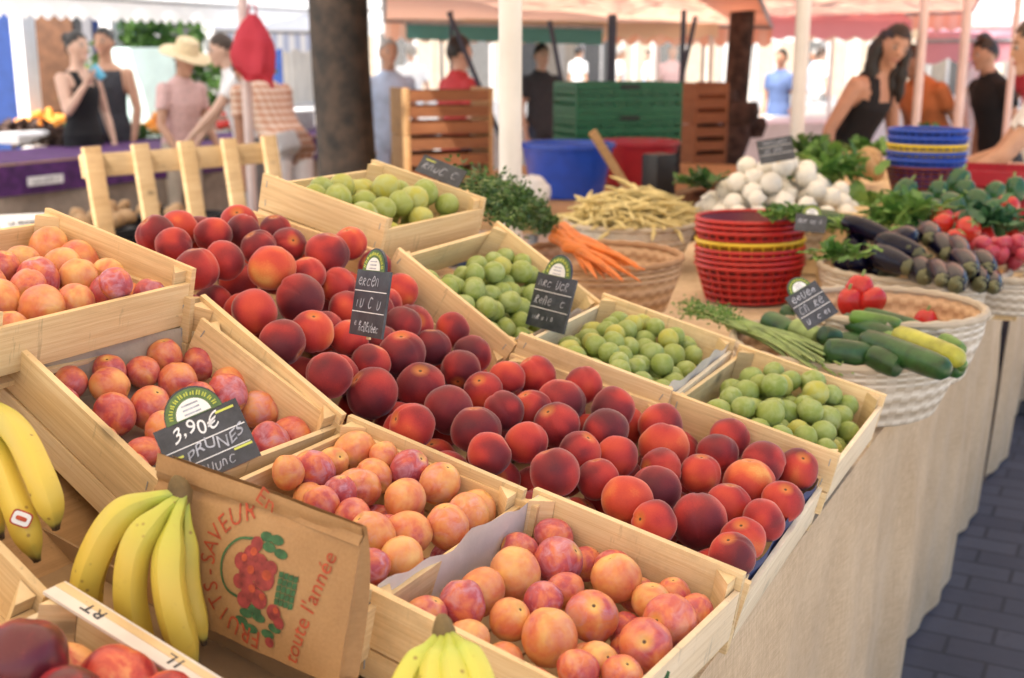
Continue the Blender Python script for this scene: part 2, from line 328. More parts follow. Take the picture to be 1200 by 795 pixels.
# ------------------------------------------------------------------ mesh builder
def frame(ax):
    ax = ax.normalized(); h = V((0, 0, 1)) if abs(ax.z) < .9 else V((1, 0, 0))
    a = ax.cross(h).normalized(); return a, ax.cross(a).normalized()
class MB:
    def __init__(s): s.v = []; s.f = []; s.mi = []; s.uv = {}; s.at = None
    def face(s, idx, m=0): s.f.append(tuple(idx)); s.mi.append(m)
    def box(s, c, d, rot=None, m=0, jig=0.0):
        c = V(c); h = V(d)/2; b = len(s.v)
        for x in (-1, 1):
            for y in (-1, 1):
                for z in (-1, 1):
                    p = V((x*h.x, y*h.y, z*h.z)) + V((random.uniform(-jig, jig), random.uniform(-jig, jig), random.uniform(-jig, jig)))
                    if rot: p = rot @ p
                    s.v.append(c+p)
        for q in ((0, 1, 3, 2), (4, 6, 7, 5), (0, 4, 5, 1), (2, 3, 7, 6), (0, 2, 6, 4), (1, 5, 7, 3)): s.face([b+i for i in q], m)
        return s
    def tube(s, pts, rad, n=8, m=0, cap=True, sq=1.0):
        pts = [V(p) for p in pts]; k = len(pts); rad = rad if isinstance(rad, (list, tuple)) else [rad]*k
        b = len(s.v); a = None
        for i, p in enumerate(pts):
            ax = (pts[min(i+1, k-1)] - pts[max(i-1, 0)])
            if ax.length < 1e-9: ax = V((0, 0, 1))
            ax.normalize()
            if a is None: a, c = frame(ax)
            else:
                a = (a - ax*a.dot(ax)); a.normalize(); c = ax.cross(a)
            for j in range(n):
                t = 2*pi*j/n; s.v.append(p + (a*cos(t) + c*sin(t)*sq)*rad[i])
        for i in range(k-1):
            for j in range(n):
                j2 = (j+1) % n; s.face((b+i*n+j, b+i*n+j2, b+(i+1)*n+j2, b+(i+1)*n+j), m)
        if cap:
            s.face([b+j for j in range(n)][::-1], m); s.face([b+(k-1)*n+j for j in range(n)], m)
        return s
    def lathe(s, prof, n=32, m=0, c=(0, 0, 0), sx=1, sy=1, uv=False):
        c = V(c); b = len(s.v); k = len(prof)
        for (r, z) in prof:
            for j in range(n):
                t = 2*pi*j/n; s.v.append(c + V((r*cos(t)*sx, r*sin(t)*sy, z)))
        for i in range(k-1):
            for j in range(n):
                j2 = (j+1) % n; s.face((b+i*n+j, b+i*n+j2, b+(i+1)*n+j2, b+(i+1)*n+j), m)
                if uv: s.uv[len(s.f)-1] = [(j/n, i/(k-1)), ((j+1)/n, i/(k-1)), ((j+1)/n, (i+1)/(k-1)), (j/n, (i+1)/(k-1))]
        return s
    def grid(s, fn, nu, nv, m=0):
        b = len(s.v)
        for i in range(nu+1):
            for j in range(nv+1): s.v.append(V(fn(i/nu, j/nv)))
        for i in range(nu):
            for j in range(nv):
                q = b+i*(nv+1)+j; s.face((q, q+nv+1, q+nv+2, q+1), m)
        return s
    def ball(s, c, r, n=12, m=0, sc=(1, 1, 1), fn=None):
        c = V(c); b = len(s.v); k = n//2+1
        s.v.append(c + V((0, 0, -r*sc[2])))
        for i in range(1, k):
            ph = -pi/2 + pi*i/k
            for j in range(n):
                t = 2*pi*j/n; p = V((cos(ph)*cos(t)*sc[0], cos(ph)*sin(t)*sc[1], sin(ph)*sc[2]))
                s.v.append(c + p*r)
        s.v.append(c + V((0, 0, r*sc[2]))); top = len(s.v)-1
        for j in range(n): s.face((b, b+1+(j+1) % n, b+1+j), m)
        for i in range(k-2):
            for j in range(n):
                j2 = (j+1) % n; s.face((b+1+i*n+j, b+1+i*n+j2, b+1+(i+1)*n+j2, b+1+(i+1)*n+j), m)
        for j in range(n): s.face((top, b+1+(k-2)*n+j, b+1+(k-2)*n+(j+1) % n), m)
        return s
    def poly(s, pts, th, n, m=0):
        """flat outline (list of 3D points) with a thickness along n"""
        n = V(n).normalized()*th; b = len(s.v); k = len(pts)
        for p in pts: s.v.append(V(p)+n/2)
        for p in pts: s.v.append(V(p)-n/2)
        s.face(range(b, b+k), m); s.face(list(range(b+k, b+2*k))[::-1], m)
        for i in range(k): s.face((b+i, b+k+i, b+k+(i+1) % k, b+(i+1) % k), m)
        return s
    def mesh(s, name, mats, smooth=True, bevel=0):
        me = bpy.data.meshes.new(name)
        me.from_pydata([tuple(p) for p in s.v], [], s.f)
        for m in (mats if isinstance(mats, (list, tuple)) else [mats]): me.materials.append(MATS[m])
        for p, mi in zip(me.polygons, s.mi): p.material_index = mi
        if s.uv:
            l = me.uv_layers.new(name='UVMap')
            for p in me.polygons:
                q = s.uv.get(p.index)
                if q:
                    for li, uvv in zip(p.loop_indices, q): l.data[li].uv = uvv
        if bevel:
            bm = bmesh.new(); bm.from_mesh(me)
            bmesh.ops.bevel(bm, geom=[e for e in bm.edges if len(e.link_faces) == 2 and e.calc_face_angle(0) > .6], offset=bevel, segments=2, affect='EDGES', profile=.7)
            bm.to_mesh(me); bm.free()
        if smooth:
            me.polygons.foreach_set('use_smooth', [True]*len(me.polygons))
            try: me.set_sharp_from_angle(angle=R(40))
            except Exception: pass
        me.update(); return me
    def build(s, name, mats, parent=None, smooth=True, bevel=0, M=None):
        return link(name, s.mesh(name, mats, smooth, bevel), parent, M)
def link(name, me, parent=None, M=None):
    o = bpy.data.objects.new(name, me); COL.objects.link(o)
    if parent: o.parent = parent
    if M is not None: o.matrix_local = M
    return o
def tag(o, label, cat, group=None, kind=None):
    o['label'] = label; o['category'] = cat
    if group: o['group'] = group
    if kind: o['kind'] = kind
    return o
def empty(name, loc=(0, 0, 0), rz=0, M=None):
    o = bpy.data.objects.new(name, None); COL.objects.link(o); o.empty_display_size = .05
    if M is not None: o.matrix_world = M
    else: o.location = loc; o.rotation_euler = (0, 0, rz)
    return o
def struct(o): o['kind'] = 'structure'; return o
def text_mesh(body, size, mat, ext=.0006, align='CENTER'):
    c = bpy.data.curves.new('t', 'FONT'); c.body = body; c.size = size; c.extrude = ext; c.align_x = align; c.align_y = 'CENTER'; c.resolution_u = 3
    o = bpy.data.objects.new('t', c); COL.objects.link(o)
    dg = bpy.context.evaluated_depsgraph_get(); me = bpy.data.meshes.new_from_object(o.evaluated_get(dg))
    bpy.data.objects.remove(o); bpy.data.curves.remove(c); me.materials.clear(); me.materials.append(MATS[mat]); return me
def basis(c, x, y, z):
    return Matrix(((x.x, y.x, z.x, c.x), (x.y, y.y, z.y, c.y), (x.z, y.z, z.z, c.z), (0, 0, 0, 1)))
def rq(rng): 
    return Quaternion(V((rng.gauss(0, 1), rng.gauss(0, 1), rng.gauss(0, 1))).normalized(), rng.uniform(0, 2*pi))
rng = random.Random(7); random.seed(7)

# ------------------------------------------------------------------ the stall: table, stand, crates
TZ = CAMZ-.652                      # table top
CR = {   # rim centre x, y, z(below eye), yaw, tilt, length across, width along
    'S2T1': (-1.1840, 0.9698, -0.2297, 0.0149, 0.2434, 0.2638, 0.3240), 'S2T2': (-0.9598, 0.9966, -0.3610, -0.0957, 0.4721, 0.2690, 0.2887),
    'S2T3': (-0.7016, 0.9686, -0.4496, -0.0087, 0.2184, 0.2490, 0.3239), 'S2T4': (-0.4603, 0.9822, -0.5009, -0.0851, 0.1680, 0.2612, 0.3124),
    'S4T1': (-1.1938, 1.7515, -0.2212, -0.0047, 0.2426, 0.2581, 0.3301), 'S4T2': (-0.9275, 1.7300, -0.3583, 0.0345, 0.5726, 0.2474, 0.3563),
    'S4T3': (-0.6954, 1.7343, -0.4368, 0.0373, 0.2430, 0.2520, 0.3505), 'S4T4': (-0.4487, 1.7441, -0.5018, 0.0039, 0.2237, 0.2536, 0.3378),
    'S3T1': (-1.1876, 1.3370, -0.2748, 0.0189, 0.1944, 0.2588, 0.4440), 'S3T2': (-0.9346, 1.3394, -0.3854, 0.0394, 0.5082, 0.2597, 0.4441),
    'S3T3': (-0.6923, 1.3397, -0.4656, 0.0207, 0.2017, 0.2602, 0.4442), 'S3T4': (-0.4559, 1.3876, -0.5337, 0.0201, 0.2381, 0.2462, 0.4090),
    'S1T3': (-0.676, 0.495, -0.478, -0.03, 0.238, 0.262, 0.330), 'S1T2': (-0.925, 0.497, -0.392, -0.03, 0.53, 0.262, 0.330),
}
CH = .100
CF = {}
def crate_frame(k):
    cx, cy, cz, yaw, tilt, wx, wy = CR[k]
    ex = V((cos(yaw)*cos(tilt), sin(yaw)*cos(tilt), -sin(tilt))); ey = V((-sin(yaw), cos(yaw), 0)); ez = ex.cross(ey)
    c = V((cx, cy, cz+CAMZ)); return c, ex, ey, ez, wx, wy
def crate(k, label, liner=(), low=(.022, .022), paper=None):
    c, ex, ey, ez, wx, wy = crate_frame(k); CF[k] = (c, ex, ey, ez, wx, wy)
    t = empty('fruit_crate', M=basis(c-ez*CH, ex, ey, ez))
    tag(t, label, 'crate', 'wooden fruit crates on the stall')
    H = CH; th = .0085
    for s in (-1, 1):
        b = MB(); b.box((0, s*(wy/2-th/2), .070), (wx, th, .060), jig=.0008); b.box((0, s*(wy/2-th/2+.0008), .0215), (wx-.002, th, .033), jig=.0008)
        me = b.mesh('end_board', ['crate_wood', 'metal_grey'], bevel=.0012); e = link('end_board', me, t)
        st = MB()
        for q in (-1, 1):
            for z_ in (.052, .084, .020): st.box((q*(wx/2-.012+random.uniform(-.002, .002)), s*(wy/2+.0004), z_), (.0012, .0012, .011), rot=Matrix.Rotation(random.uniform(-.4, .4), 3, 'Y'))
        st.build('staples', 'metal_grey', e)
    for s in (-1, 1):
        hh = H-low[0 if s < 0 else 1]
        b = MB(); b.box((s*(wx/2-.0035), 0, hh*.5+.012), (.0065, wy-2*th-.001, hh-.020))
        b.build('side_slat', 'white_wood' if (k, s) in WHITE else 'crate_wood', t, bevel=.001)
        for q in (-1, 1):
            p = MB(); x0, y0 = s*(wx/2-.008), q*(wy/2-th-.0006); d = .022
            p.poly([(x0, y0, H/2), (x0-s*d, y0, H/2), (x0, y0-q*d, H/2)][::(1 if s*q > 0 else -1)], H-.010, (0, 0, 1))
            p.build('corner_post', 'crate_wood', t, smooth=False)
    b = MB(); n = 5; w = (wx-.016)/n
    for i in range(n): b.box((-(wx-.016)/2+w*(i+.5), 0, .004), (w-.003, wy-2*th-.002, .006))
    b.build('floor_slats', 'crate_wood', t)
    for s in liner:
        p = MB(); hh = H-low[0 if s < 0 else 1]+.006
        def fn(u, v, s=s):
            y = (u-.5)*(wy-2*th-.006); z = .012+hh*v
            return (s*(wx/2-.009-.002*sin(u*19)), y, z + (.004*sin(u*11+1)+.003*sin(u*27))*v)
        p.grid(fn, 24, 3); p.build('paper_liner', 'liner_paper' if paper is None else paper, t)
    return t
WHITE = {('S3T4', 1), ('S3T1', 1), ('S2T4', -1), ('S4T2', 1), ('S4T3', -1), ('S4T4', 1), ('S2T4', 1), ('S1T3', -1), ('S3T1', -1), ('S4T3', 1), ('S3T2', -1)}
crate('S2T1', 'uppermost pale crate of orange plums, its tall board beside the peaches')
c22 = crate('S2T2', 'steeply tilted crate with grey paper and plums around the arch-topped slate sign')
crate('S2T3', 'crate of pale orange plums half hidden behind the brown paper bag')
c24 = crate('S2T4', 'lowest plum crate at the table edge, green dash on its front slat', liner=(-1,))
crate('S4T1', 'topmost crate of big yellow-green plums by the herbs')
crate('S4T2', 'steep greengage crate with the narrow slate sign, above two flatter ones', liner=(1,))
crate('S4T3', 'middle greengage crate, between the one with the sign and the lowest one', liner=(1,))
crate('S4T4', 'lowest greengage crate, at the table edge beside the cucumber basket')
crate('S3T1', 'uppermost peach crate, against the slatted rack', low=(.022, .05))
crate('S3T2', 'steep peach crate holding the narrow chalk sign', low=(.05, .062))
crate('S3T3', 'wide middle peach crate between the steep one and the one at the table edge', low=(.055, .062))
crate('S3T4', 'lowest peach crate, its white front slat over the tablecloth', paper='liner_blue', liner=(1,), low=(.060, .022))
c13 = crate('S1T3', 'crate of dark nectarines with black lettering on its rim, nearest the bananas', liner=())
crate('S1T2', 'empty steep crate above the nectarine crate, cut by the picture edge')
# grey paper wrinkled in the plum crate with the sign
c, ex, ey, ez, wx, wy = CF['S2T2']; p = MB()
p.grid(lambda u, v: ((u-.5)*(wx-.022), (v-.5)*(wy-.02), .013+.006*noise.noise(V((u*5, v*5, 1)))+.004*noise.noise(V((u*13, v*13, 4)))+(.05*max(0, .1-u)/.1)), 28, 28)
p.build('paper_sheet', 'grey_paper', c22)
# green dash on the front crate
c, ex, ey, ez, wx, wy = CF['S2T4']
p = MB(); p.tube([(wx/2+.0004, -.040, .040), (wx/2+.0004, -.030, .058), (wx/2+.0004, -.022, .068)], [.0030, .0045, .002], 6, sq=.3); p.build('green_mark', 'green_print', c24)
# lettering on the nectarine crate rim (reads from the vendor's side)
c, ex, ey, ez, wx, wy = CF['S1T3']
p = MB(); p.box((0, wy/2-.0085, CH-.0025), (wx+.001, .024, .0035)); p.build('rim_strip', 'liner_paper', c13, bevel=.0008)
for body, x in (('RT.', -.083), ('1L', .014), ('G', .062)):
    me = text_mesh(body, .020, 'print_dark', .0003)
    link('rim_lettering', me, c13, Matrix.Translation((x, wy/2-.0085, CH-.0003)) @ Matrix.Rotation(pi, 4, 'Z') @ Matrix.Diagonal((1.0, .85, 1, 1)))

def stand():
    prof = [(-1.37, -.325), (-1.11, -.392), (-.895, -.545), (-.60, -.592), (-.42, -.634)]
    t = empty('display_stand', (-.85, 1.1, TZ)); tag(t, 'sloping wooden stand under the fruit crates', 'display stand')
    b = MB(); y0, y1 = .30, 1.93; k = len(prof)
    top = [V((x+.85, 0, z-.014+CAMZ-TZ)) for x, z in prof]
    for yy in (y0-1.1, y1-1.1):
        for p in top: b.v.append(V((p.x, yy, max(p.z, .006))))
        for p in top: b.v.append(V((p.x, yy, .003)))
    n = 2*k
    for i in range(k-1):
        b.face((i, i+1, n+i+1, n+i)); b.face((k+i, n+k+i, n+k+i+1, k+i+1)); b.face((i, k+i, k+i+1, i+1)); b.face((n+i, n+i+1, n+k+i+1, n+k+i))
    b.face((0, n, n+k, k)); b.face((k-1, 2*k-1, n+2*k-1, n+k-1))
    b.build('stand_board', 'tan_board', t, smooth=False)
stand()
def table(name, y0, y1, x0, x1, label, clabel, dz=0):
    t = empty(name, ((x0+x1)/2, (y0+y1)/2, 0)); tag(t, label, 'table', 'market tables')
    b = MB(); b.box((0, 0, TZ-.020+dz), (x1-x0-.02, y1-y0-.02, .028)); b.build('table_top', 'tan_board', t)
    for sx in (-1, 1):
        for sy in (-1, 1):
            b = MB(); b.tube([(sx*((x1-x0)/2-.08), sy*((y1-y0)/2-.12), 0), (sx*((x1-x0)/2-.08), sy*((y1-y0)/2-.12), TZ-.035+dz)], .02, 8); b.build('table_leg', 'metal_grey', t)
    cl = MB(); L = y1-y0; H = TZ+dz; D = x1-x0
    ph = random.uniform(0, 9)
    def fn(u, v):
        y = y0+L*u; s = v*(D+H-.03)
        if s < D: return (x0+s, y, H+.0015*noise.noise(V((s*4, y*4, ph))))
        w = (s-D)/(H-.03)
        fold = (.015*sin(y*9+ph+.8*sin(y*3))+.008*noise.noise(V((y*5, ph, 0)))*2+.006*sin(y*31+ph*2))*min(1, w*2.2)
        return (x1+.005+fold-.030*w*w, y, H-(H-.03)*w)
    cl.grid(fn, int(L*44), 40); tag(cl.build('tablecloth', 'burlap'), clabel, 'tablecloth')
table('market_table', .12, 4.42, -1.42, -.372, 'long trestle table under the near sackcloth', 'pale sackcloth hanging from the near table to the dark paving')
table('market_table', 4.45, 8.3, -1.42, -.350, 'farther trestle table of the stall beyond the vegetable baskets', 'farther sackcloth on the table in front of the dark-haired seller')

# ------------------------------------------------------------------ fruit
def fruit_mesh(name, mat, kind, seed, n=28):
    r_ = random.Random(seed); b = MB(); b.ball((0, 0, 0), 1, n)
    sd = V((r_.uniform(0, 50), r_.uniform(0, 50), r_.uniform(0, 50)))
    for i, p in enumerate(b.v):
        d = p.normalized(); az = math.atan2(d.y, d.x); z = d.z; rad = math.hypot(d.x, d.y)
        q = 1 + .075*noise.noise(d*1.0+sd) + .022*noise.noise(d*2.6+sd)
        if kind == 'peach':
            q *= 1 - .16*math.exp(-(rad/.22)**2)*(1 if z > 0 else 0) - .06*math.exp(-(az/.13)**2)*min(1, rad*1.2) - .03*math.exp(-(rad/.3)**2)*(1 if z < 0 else 0)
            sc = (1, 1, .95)
        elif kind == 'plum':
            q *= 1 - .17*math.exp(-(rad/.2)**2)*(1 if z > 0 else 0) - .045*math.exp(-(az/.11)**2)*min(1, rad*1.2)
            sc = (1, .95, 1.05+.06*sin(seed*2.0))
        elif kind == 'gage':
            q *= 1 - .12*math.exp(-(rad/.2)**2)*(1 if z > 0 else 0) - .025*math.exp(-(az/.14)**2)*min(1, rad*1.2)
            sc = (1, 1, .96)
        else: sc = (1, 1, 1)
        b.v[i] = V((d.x*q*sc[0], d.y*q*sc[1], d.z*q*sc[2]))
    return b.mesh(name, mat)
PEACH = [fruit_mesh('peach', 'peach_skin', 'peach', s, 36) for s in range(6)]
PLUM = [fruit_mesh('plum', 'plum_skin', 'plum', 10+s, 36) for s in range(6)]
GAGE = [fruit_mesh('greengage', 'greengage_skin', 'gage', 20+s, 20) for s in range(3)]
NECT = [fruit_mesh('nectarine', 'nectarine_skin', 'peach', 30+s, 30) for s in range(2)]
# photo positions read off enlargements: offset x, offset y, scale
Z = {1: (180, 230, 3.973), 2: (380, 360, 3.973), 3: (600, 430, 3.973), 4: (740, 480, 3.973), 5: (0, 230, 3.973), 6: (80, 400, 3.973), 7: (330, 480, 3.787), 8: (480, 580, 3.0), 9: (0, 485, 2.564)}
def PX(z, lst):
    ox, oy, s = Z[z]; return [(ox+e[0]/s, oy+e[1]/s, e[2]/s, e[3] if len(e) > 3 else 'R') for e in lst]
peaches = PX(1, [(95, 232, 85), (275, 182, 88), (415, 165, 82, 'D'), (200, 340, 105), (330, 300, 95), (490, 240, 82, 'D'), (550, 335, 110, 'O'), (630, 225, 80, 'D'), (810, 270, 108, 'D'), (725, 368, 65, 'O'), (850, 412, 85), (680, 475, 113, 'D'), (470, 540, 113), (600, 682, 112, 'M'), (745, 632, 104, 'O'), (905, 522, 80), (1080, 510, 72, 'O'), (1150, 445, 85, 'O'), (905, 660, 88), (830, 835, 110), (1010, 775, 92), (1160, 605, 80, 'D'), (1090, 690, 82, 'D'), (1030, 330, 62)]) \
 + PX(2, [(5, 110, 75), (60, 320, 95), (220, 400, 128, 'M'), (350, 215, 110), (400, 80, 98, 'D'), (490, 180, 92, 'D'), (595, 105, 84), (690, 220, 92, 'M'), (445, 360, 114), (635, 292, 96, 'D'), (850, 335, 88), (410, 552, 110), (580, 480, 120, 'D'), (738, 392, 95), (840, 482, 92, 'M'), (705, 572, 118, 'D'), (770, 685, 106, 'M'), (940, 632, 105), (250, 20, 80)]) \
 + PX(3, [(225, 165, 118), (205, 272, 110, 'D'), (470, 195, 105, 'M'), (437, 300, 110, 'D'), (690, 275, 108), (485, 420, 103), (710, 372, 120, 'O'), (200, 492, 122), (402, 522, 96, 'M'), (320, 400, 55), (535, 622, 124, 'O'), (672, 572, 118, 'D'), (640, 745, 85), (90, 195, 60)]) \
 + PX(4, [(400, 207, 100, 'M'), (460, 132, 98), (622, 252, 108, 'M'), (550, 342, 120, 'O'), (800, 292, 102), (320, 300, 94), (462, 450, 110), (325, 522, 136, 'D'), (650, 530, 100), (742, 442, 84), (572, 632, 104, 'O'), (500, 702, 100, 'M')])
plums = {'S2T1': PX(5, [(230, 238, 85, 'O'), (445, 278, 92, 'O'), (10, 335, 72), (100, 300, 58, 'Y'), (180, 385, 100, 'P'), (300, 332, 92, 'O'), (380, 390, 84, 'Y'), (185, 510, 100, 'O'), (10, 490, 92, 'O'), (350, 495, 85, 'O'), (500, 365, 72, 'Y'), (515, 450, 94, 'P'), (640, 462, 55, 'P'), (700, 462, 55, 'P'), (-70, 420, 95, 'O'), (-80, 300, 85, 'P')]),
 'S2T2': PX(6, [(215, 340, 110, 'R'), (380, 310, 92, 'R'), (515, 195, 85, 'R'), (610, 262, 72, 'R'), (750, 252, 105, 'P'), (870, 165, 80, 'O'), (955, 287, 100, 'M'), (940, 468, 105, 'P'), (1080, 425, 88, 'R'), (345, 520, 75, 'R'), (560, 420, 90), (720, 430, 90), (460, 420, 85)]),
 'S2T3': PX(7, [(335, 150, 112, 'O'), (130, 272, 110, 'P'), (225, 235, 65, 'Y'), (10, 262, 55, 'O'), (455, 205, 56, 'O'), (405, 300, 80, 'W'), (335, 350, 92, 'W'), (565, 262, 82, 'P'), (730, 308, 106, 'W'), (545, 402, 110, 'O'), (925, 415, 96, 'Y'), (825, 470, 88, 'W'), (735, 525, 112, 'W'), (575, 545, 92, 'O'), (420, 562, 110, 'W'), (562, 682, 100, 'Y'), (265, 375, 72, 'P'), (410, 695, 58, 'P'), (300, 470, 80), (200, 420, 80)]),
 'S2T4': PX(8, [(370, 280, 98, 'O'), (540, 125, 62, 'R'), (528, 235, 90, 'P'), (642, 245, 45, 'R'), (740, 298, 84, 'O'), (695, 255, 62, 'R'), (640, 425, 105, 'M'), (835, 365, 66, 'Y'), (935, 450, 92, 'R'), (835, 530, 120, 'R'), (490, 500, 96, 'O'), (355, 440, 72, 'O'), (190, 385, 78, 'P'), (250, 345, 80, 'O'), (470, 375, 62, 'P'), (660, 595, 66, 'Y'), (750, 640, 66, 'R'), (595, 615, 72, 'R'), (1025, 430, 58, 'R')])}
nects = PX(9, [(318, 692, 118, 'L'), (112, 750, 118, 'D'), (178, 682, 66, 'D'), (370, 800, 112, 'R'), (210, 850, 100, 'D'), (480, 850, 80, 'R')])

def locate(px, py, keys, h):
    v = ray(px, py); best = None
    for k in keys:
        c, ex, ey, ez, wx, wy = CF[k]; o = c+ez*h
        t = (o-CAM).dot(ez)/v.dot(ez); p = CAM+v*t; q = p-c
        over = max(0, abs(q.dot(ex))-wx/2+.01)+max(0, abs(q.dot(ey))-wy/2+.01)
        if best is None or over < best[0]: best = (over, k, p)
    return best[1], best[2]
def relax(sph, it=60, slack=.95):
    """push touching fruit apart; each stays near the sight line it was read from"""
    for _ in range(it):
        moved = False
        for i in range(len(sph)):
            a = sph[i]
            for j in range(i+1, len(sph)):
                b = sph[j]; d = b['p']-a['p']; m = (a['r']+b['r'])*slack
                if abs(d.x) > m or abs(d.y) > m or abs(d.z) > m: continue
                l = d.length
                if l < m and l > 1e-6:
                    d *= (m-l)/l*.5; moved = True
                    for s, sg in ((a, -1), (b, 1)):
                        dd = d*sg; vv = s['v']
                        if vv is not None: al = vv*dd.dot(vv); dd = al*1.6+(dd-al)*.16
                        s['p'] = s['p']+dd
            k = a['k']; c, ex, ey, ez, wx, wy = CF[k]; q = a['p']-c; z = q.dot(ez)
            lo = -CH+.008+a['r']*.95
            if z < lo: a['p'] = a['p']+ez*(lo-z)*.5
            if z < .25*a['r']:
                for e, w in (((ex, wx), (ey, wy)) if k[:2] != 'S3' or (k == 'S3T4' and q.dot(ex) > 0) else ((ey, wy),)):
                    lim = w/2-.009-a['r']*.97*math.sqrt(max(0.05, 1-max(0, z/a['r'])**2)); s_ = (a['p']-c).dot(e)
                    if abs(s_) > lim: a['p'] = a['p']-e*(abs(s_)-lim)*(1 if s_ > 0 else -1)*.6
        if not moved: break
def seeded(lst, keys, h, rmin, rmax, shrink=1.06):
    out = []
    for (px, py, rp, cl) in lst:
        k, p = locate(px, py, keys, h); v = ray(px, py); d = (p-CAM).dot(FW)
        r = max(rmin, min(rmax, rp*d/FPX*shrink))
        out.append(dict(p=p, r=r, k=k, v=v.normalized(), c=cl, top=True))
    return out
def under(sph, k, n, r0, r1, z0, z1, rg):
    """the fruit below, seen through the gaps of the top layer"""
    c, ex, ey, ez, wx, wy = CF[k]; tries = 0; m = 0
    while m < n and tries < 2600:
        tries += 1; r = rg.uniform(r0, r1)
        p = c+ex*rg.uniform(-wx/2+(.012+r if k[:2] != 'S3' else .004), wx/2-(.012+r if k[:2] != 'S3' or k == 'S3T4' else .004))+ey*rg.uniform(-wy/2+.012+r, wy/2-.012-r)+ez*rg.uniform(z0, z1)
        if all((p-s['p']).length > (r+s['r'])*.93 for s in sph):
            sph.append(dict(p=p, r=r, k=k, v=None, c='R', top=False)); m += 1
def place(sph, meshes, name, cat, group, labeler, coler, rg):
    for s in sph:
        me = meshes[rg.randrange(len(meshes))]
        o = link(name, me); o.location = s['p']; o.rotation_mode = 'QUATERNION'; o.rotation_quaternion = s.get('q') or rq(rg); o.scale = (s['r'],)*3
        o.color = (*coler(s), 1); tag(o, labeler(s), cat, group)
rg = random.Random(11)
SK = ['S3T1', 'S3T2', 'S3T3', 'S3T4']
ps = seeded(peaches, SK, .006, .0272, .0345, 1.0)
relax(ps, 80)
for k, n in (('S3T1', 24), ('S3T2', 34), ('S3T3', 34), ('S3T4', 26)): under(ps, k, n, .026, .0325, -.060, .012, rg)
relax(ps, 25)
PT = {'S3T1': 'uppermost peach crate', 'S3T2': 'steep peach crate', 'S3T3': 'middle peach crate', 'S3T4': 'lowest peach crate'}
PC = {'D': 'dark maroon', 'R': 'plain red', 'O': 'bright orange-red', 'M': 'red peach with maroon blush'}
def where(s):
    c, ex, ey, ez, wx, wy = CF[s['k']]; q = s['p']-c; x, y = q.dot(ex)/wx, q.dot(ey)/wy
    a = 'far' if y > .25 else ('near' if y < -.25 else 'middle'); e = 'upper end' if x < -.2 else ('lower end' if x > .2 else 'centre')
    return {'far centre': 'by the far board', 'near centre': 'by the near board', 'middle centre': 'in the middle', 'middle upper end': 'at the upper end', 'middle lower end': 'at the lower end', 'far upper end': 'in the far upper corner', 'near upper end': 'in the near upper corner', 'far lower end': 'in the far lower corner', 'near lower end': 'in the near lower corner'}[a+' '+e]
def plab(s):
    w = PC[s['c']] if s['c'] != 'M' else 'maroon-blushed red'
    return '%s peach %s, %s of the %s' % (w, 'under others' if not s['top'] else 'on top', where(s), PT[s['k']])
pcol = {'D': .10, 'R': .46, 'O': .76, 'M': .30}
def fmt(l): return ' '.join(l.replace(' ,', ',').replace('  ', ' ').split())
place(ps, PEACH, 'peach', 'peach', 'red peaches heaped in the peach crates', lambda s: fmt(plab(s)), lambda s: (pcol[s['c']]+rg.uniform(-.07, .07), rg.random(), 0), rg)

LC = {'O': (.80, .18, .15), 'P': (.26, .85, .8), 'R': (.47, .30, .2), 'Y': (.92, .12, .2), 'M': (.72, .65, .8), 'W': (.78, .70, .0)}
LN = {'O': 'orange', 'P': 'purple-bloomed', 'R': 'pinkish red', 'Y': 'yellow', 'M': 'orange and lilac', 'W': 'pale peach-coloured'}
PLW = {'S2T1': 'uppermost plum crate', 'S2T2': 'steep plum crate', 'S2T3': 'pale plum crate', 'S2T4': 'lowest plum crate'}
for k, h, n, r0, r1, m0, m1 in (('S2T1', -.034, 14, .020, .025, .0205, .0262), ('S2T2', -.052, 8, .019, .023, .0190, .0245), ('S2T3', -.022, 18, .018, .022, .0185, .0238), ('S2T4', -.036, 16, .019, .0245, .0200, .0272)):
    s = seeded(plums[k], [k], h, m0, m1); relax(s, 80)
    under(s, k, n+6, r0, r1, -CH+.034, h+.006, rg); relax(s, 25)
    for q in s:
        if not q['top']: q['c'] = rg.choice('OPRR')
    place(s, PLUM, 'plum', 'plum', 'plums in the plum crates', lambda q: fmt('%s plum %s, %s of the %s' % (LN[q['c']], 'under others' if not q['top'] else 'on top', where(q), PLW[q['k']])), lambda q: tuple(max(0, a+rg.uniform(-.08, .08)) for a in LC[q['c']]), rg)
s = seeded(nects, ['S1T3'], -.022, .022, .036); relax(s, 60); under(s, 'S1T3', 5, .020, .024, -.075, -.055, rg); relax(s, 20)
NL = {'D': ('dark maroon', .15), 'R': ('bright red', .62), 'L': ('red and cream blushed', .92)}
for q in s:
    if not q['top']: q['c'] = 'D'
place(s, NECT, 'nectarine', 'nectarine', 'nectarines in the crate nearest the bananas', lambda q: fmt('%s nectarine %s, %s of its crate' % (NL[q['c']][0], 'under others' if not q['top'] else 'on top', where(q))), lambda q: (NL[q['c']][1]+rg.uniform(-.05, .05), 0, 0), rg)

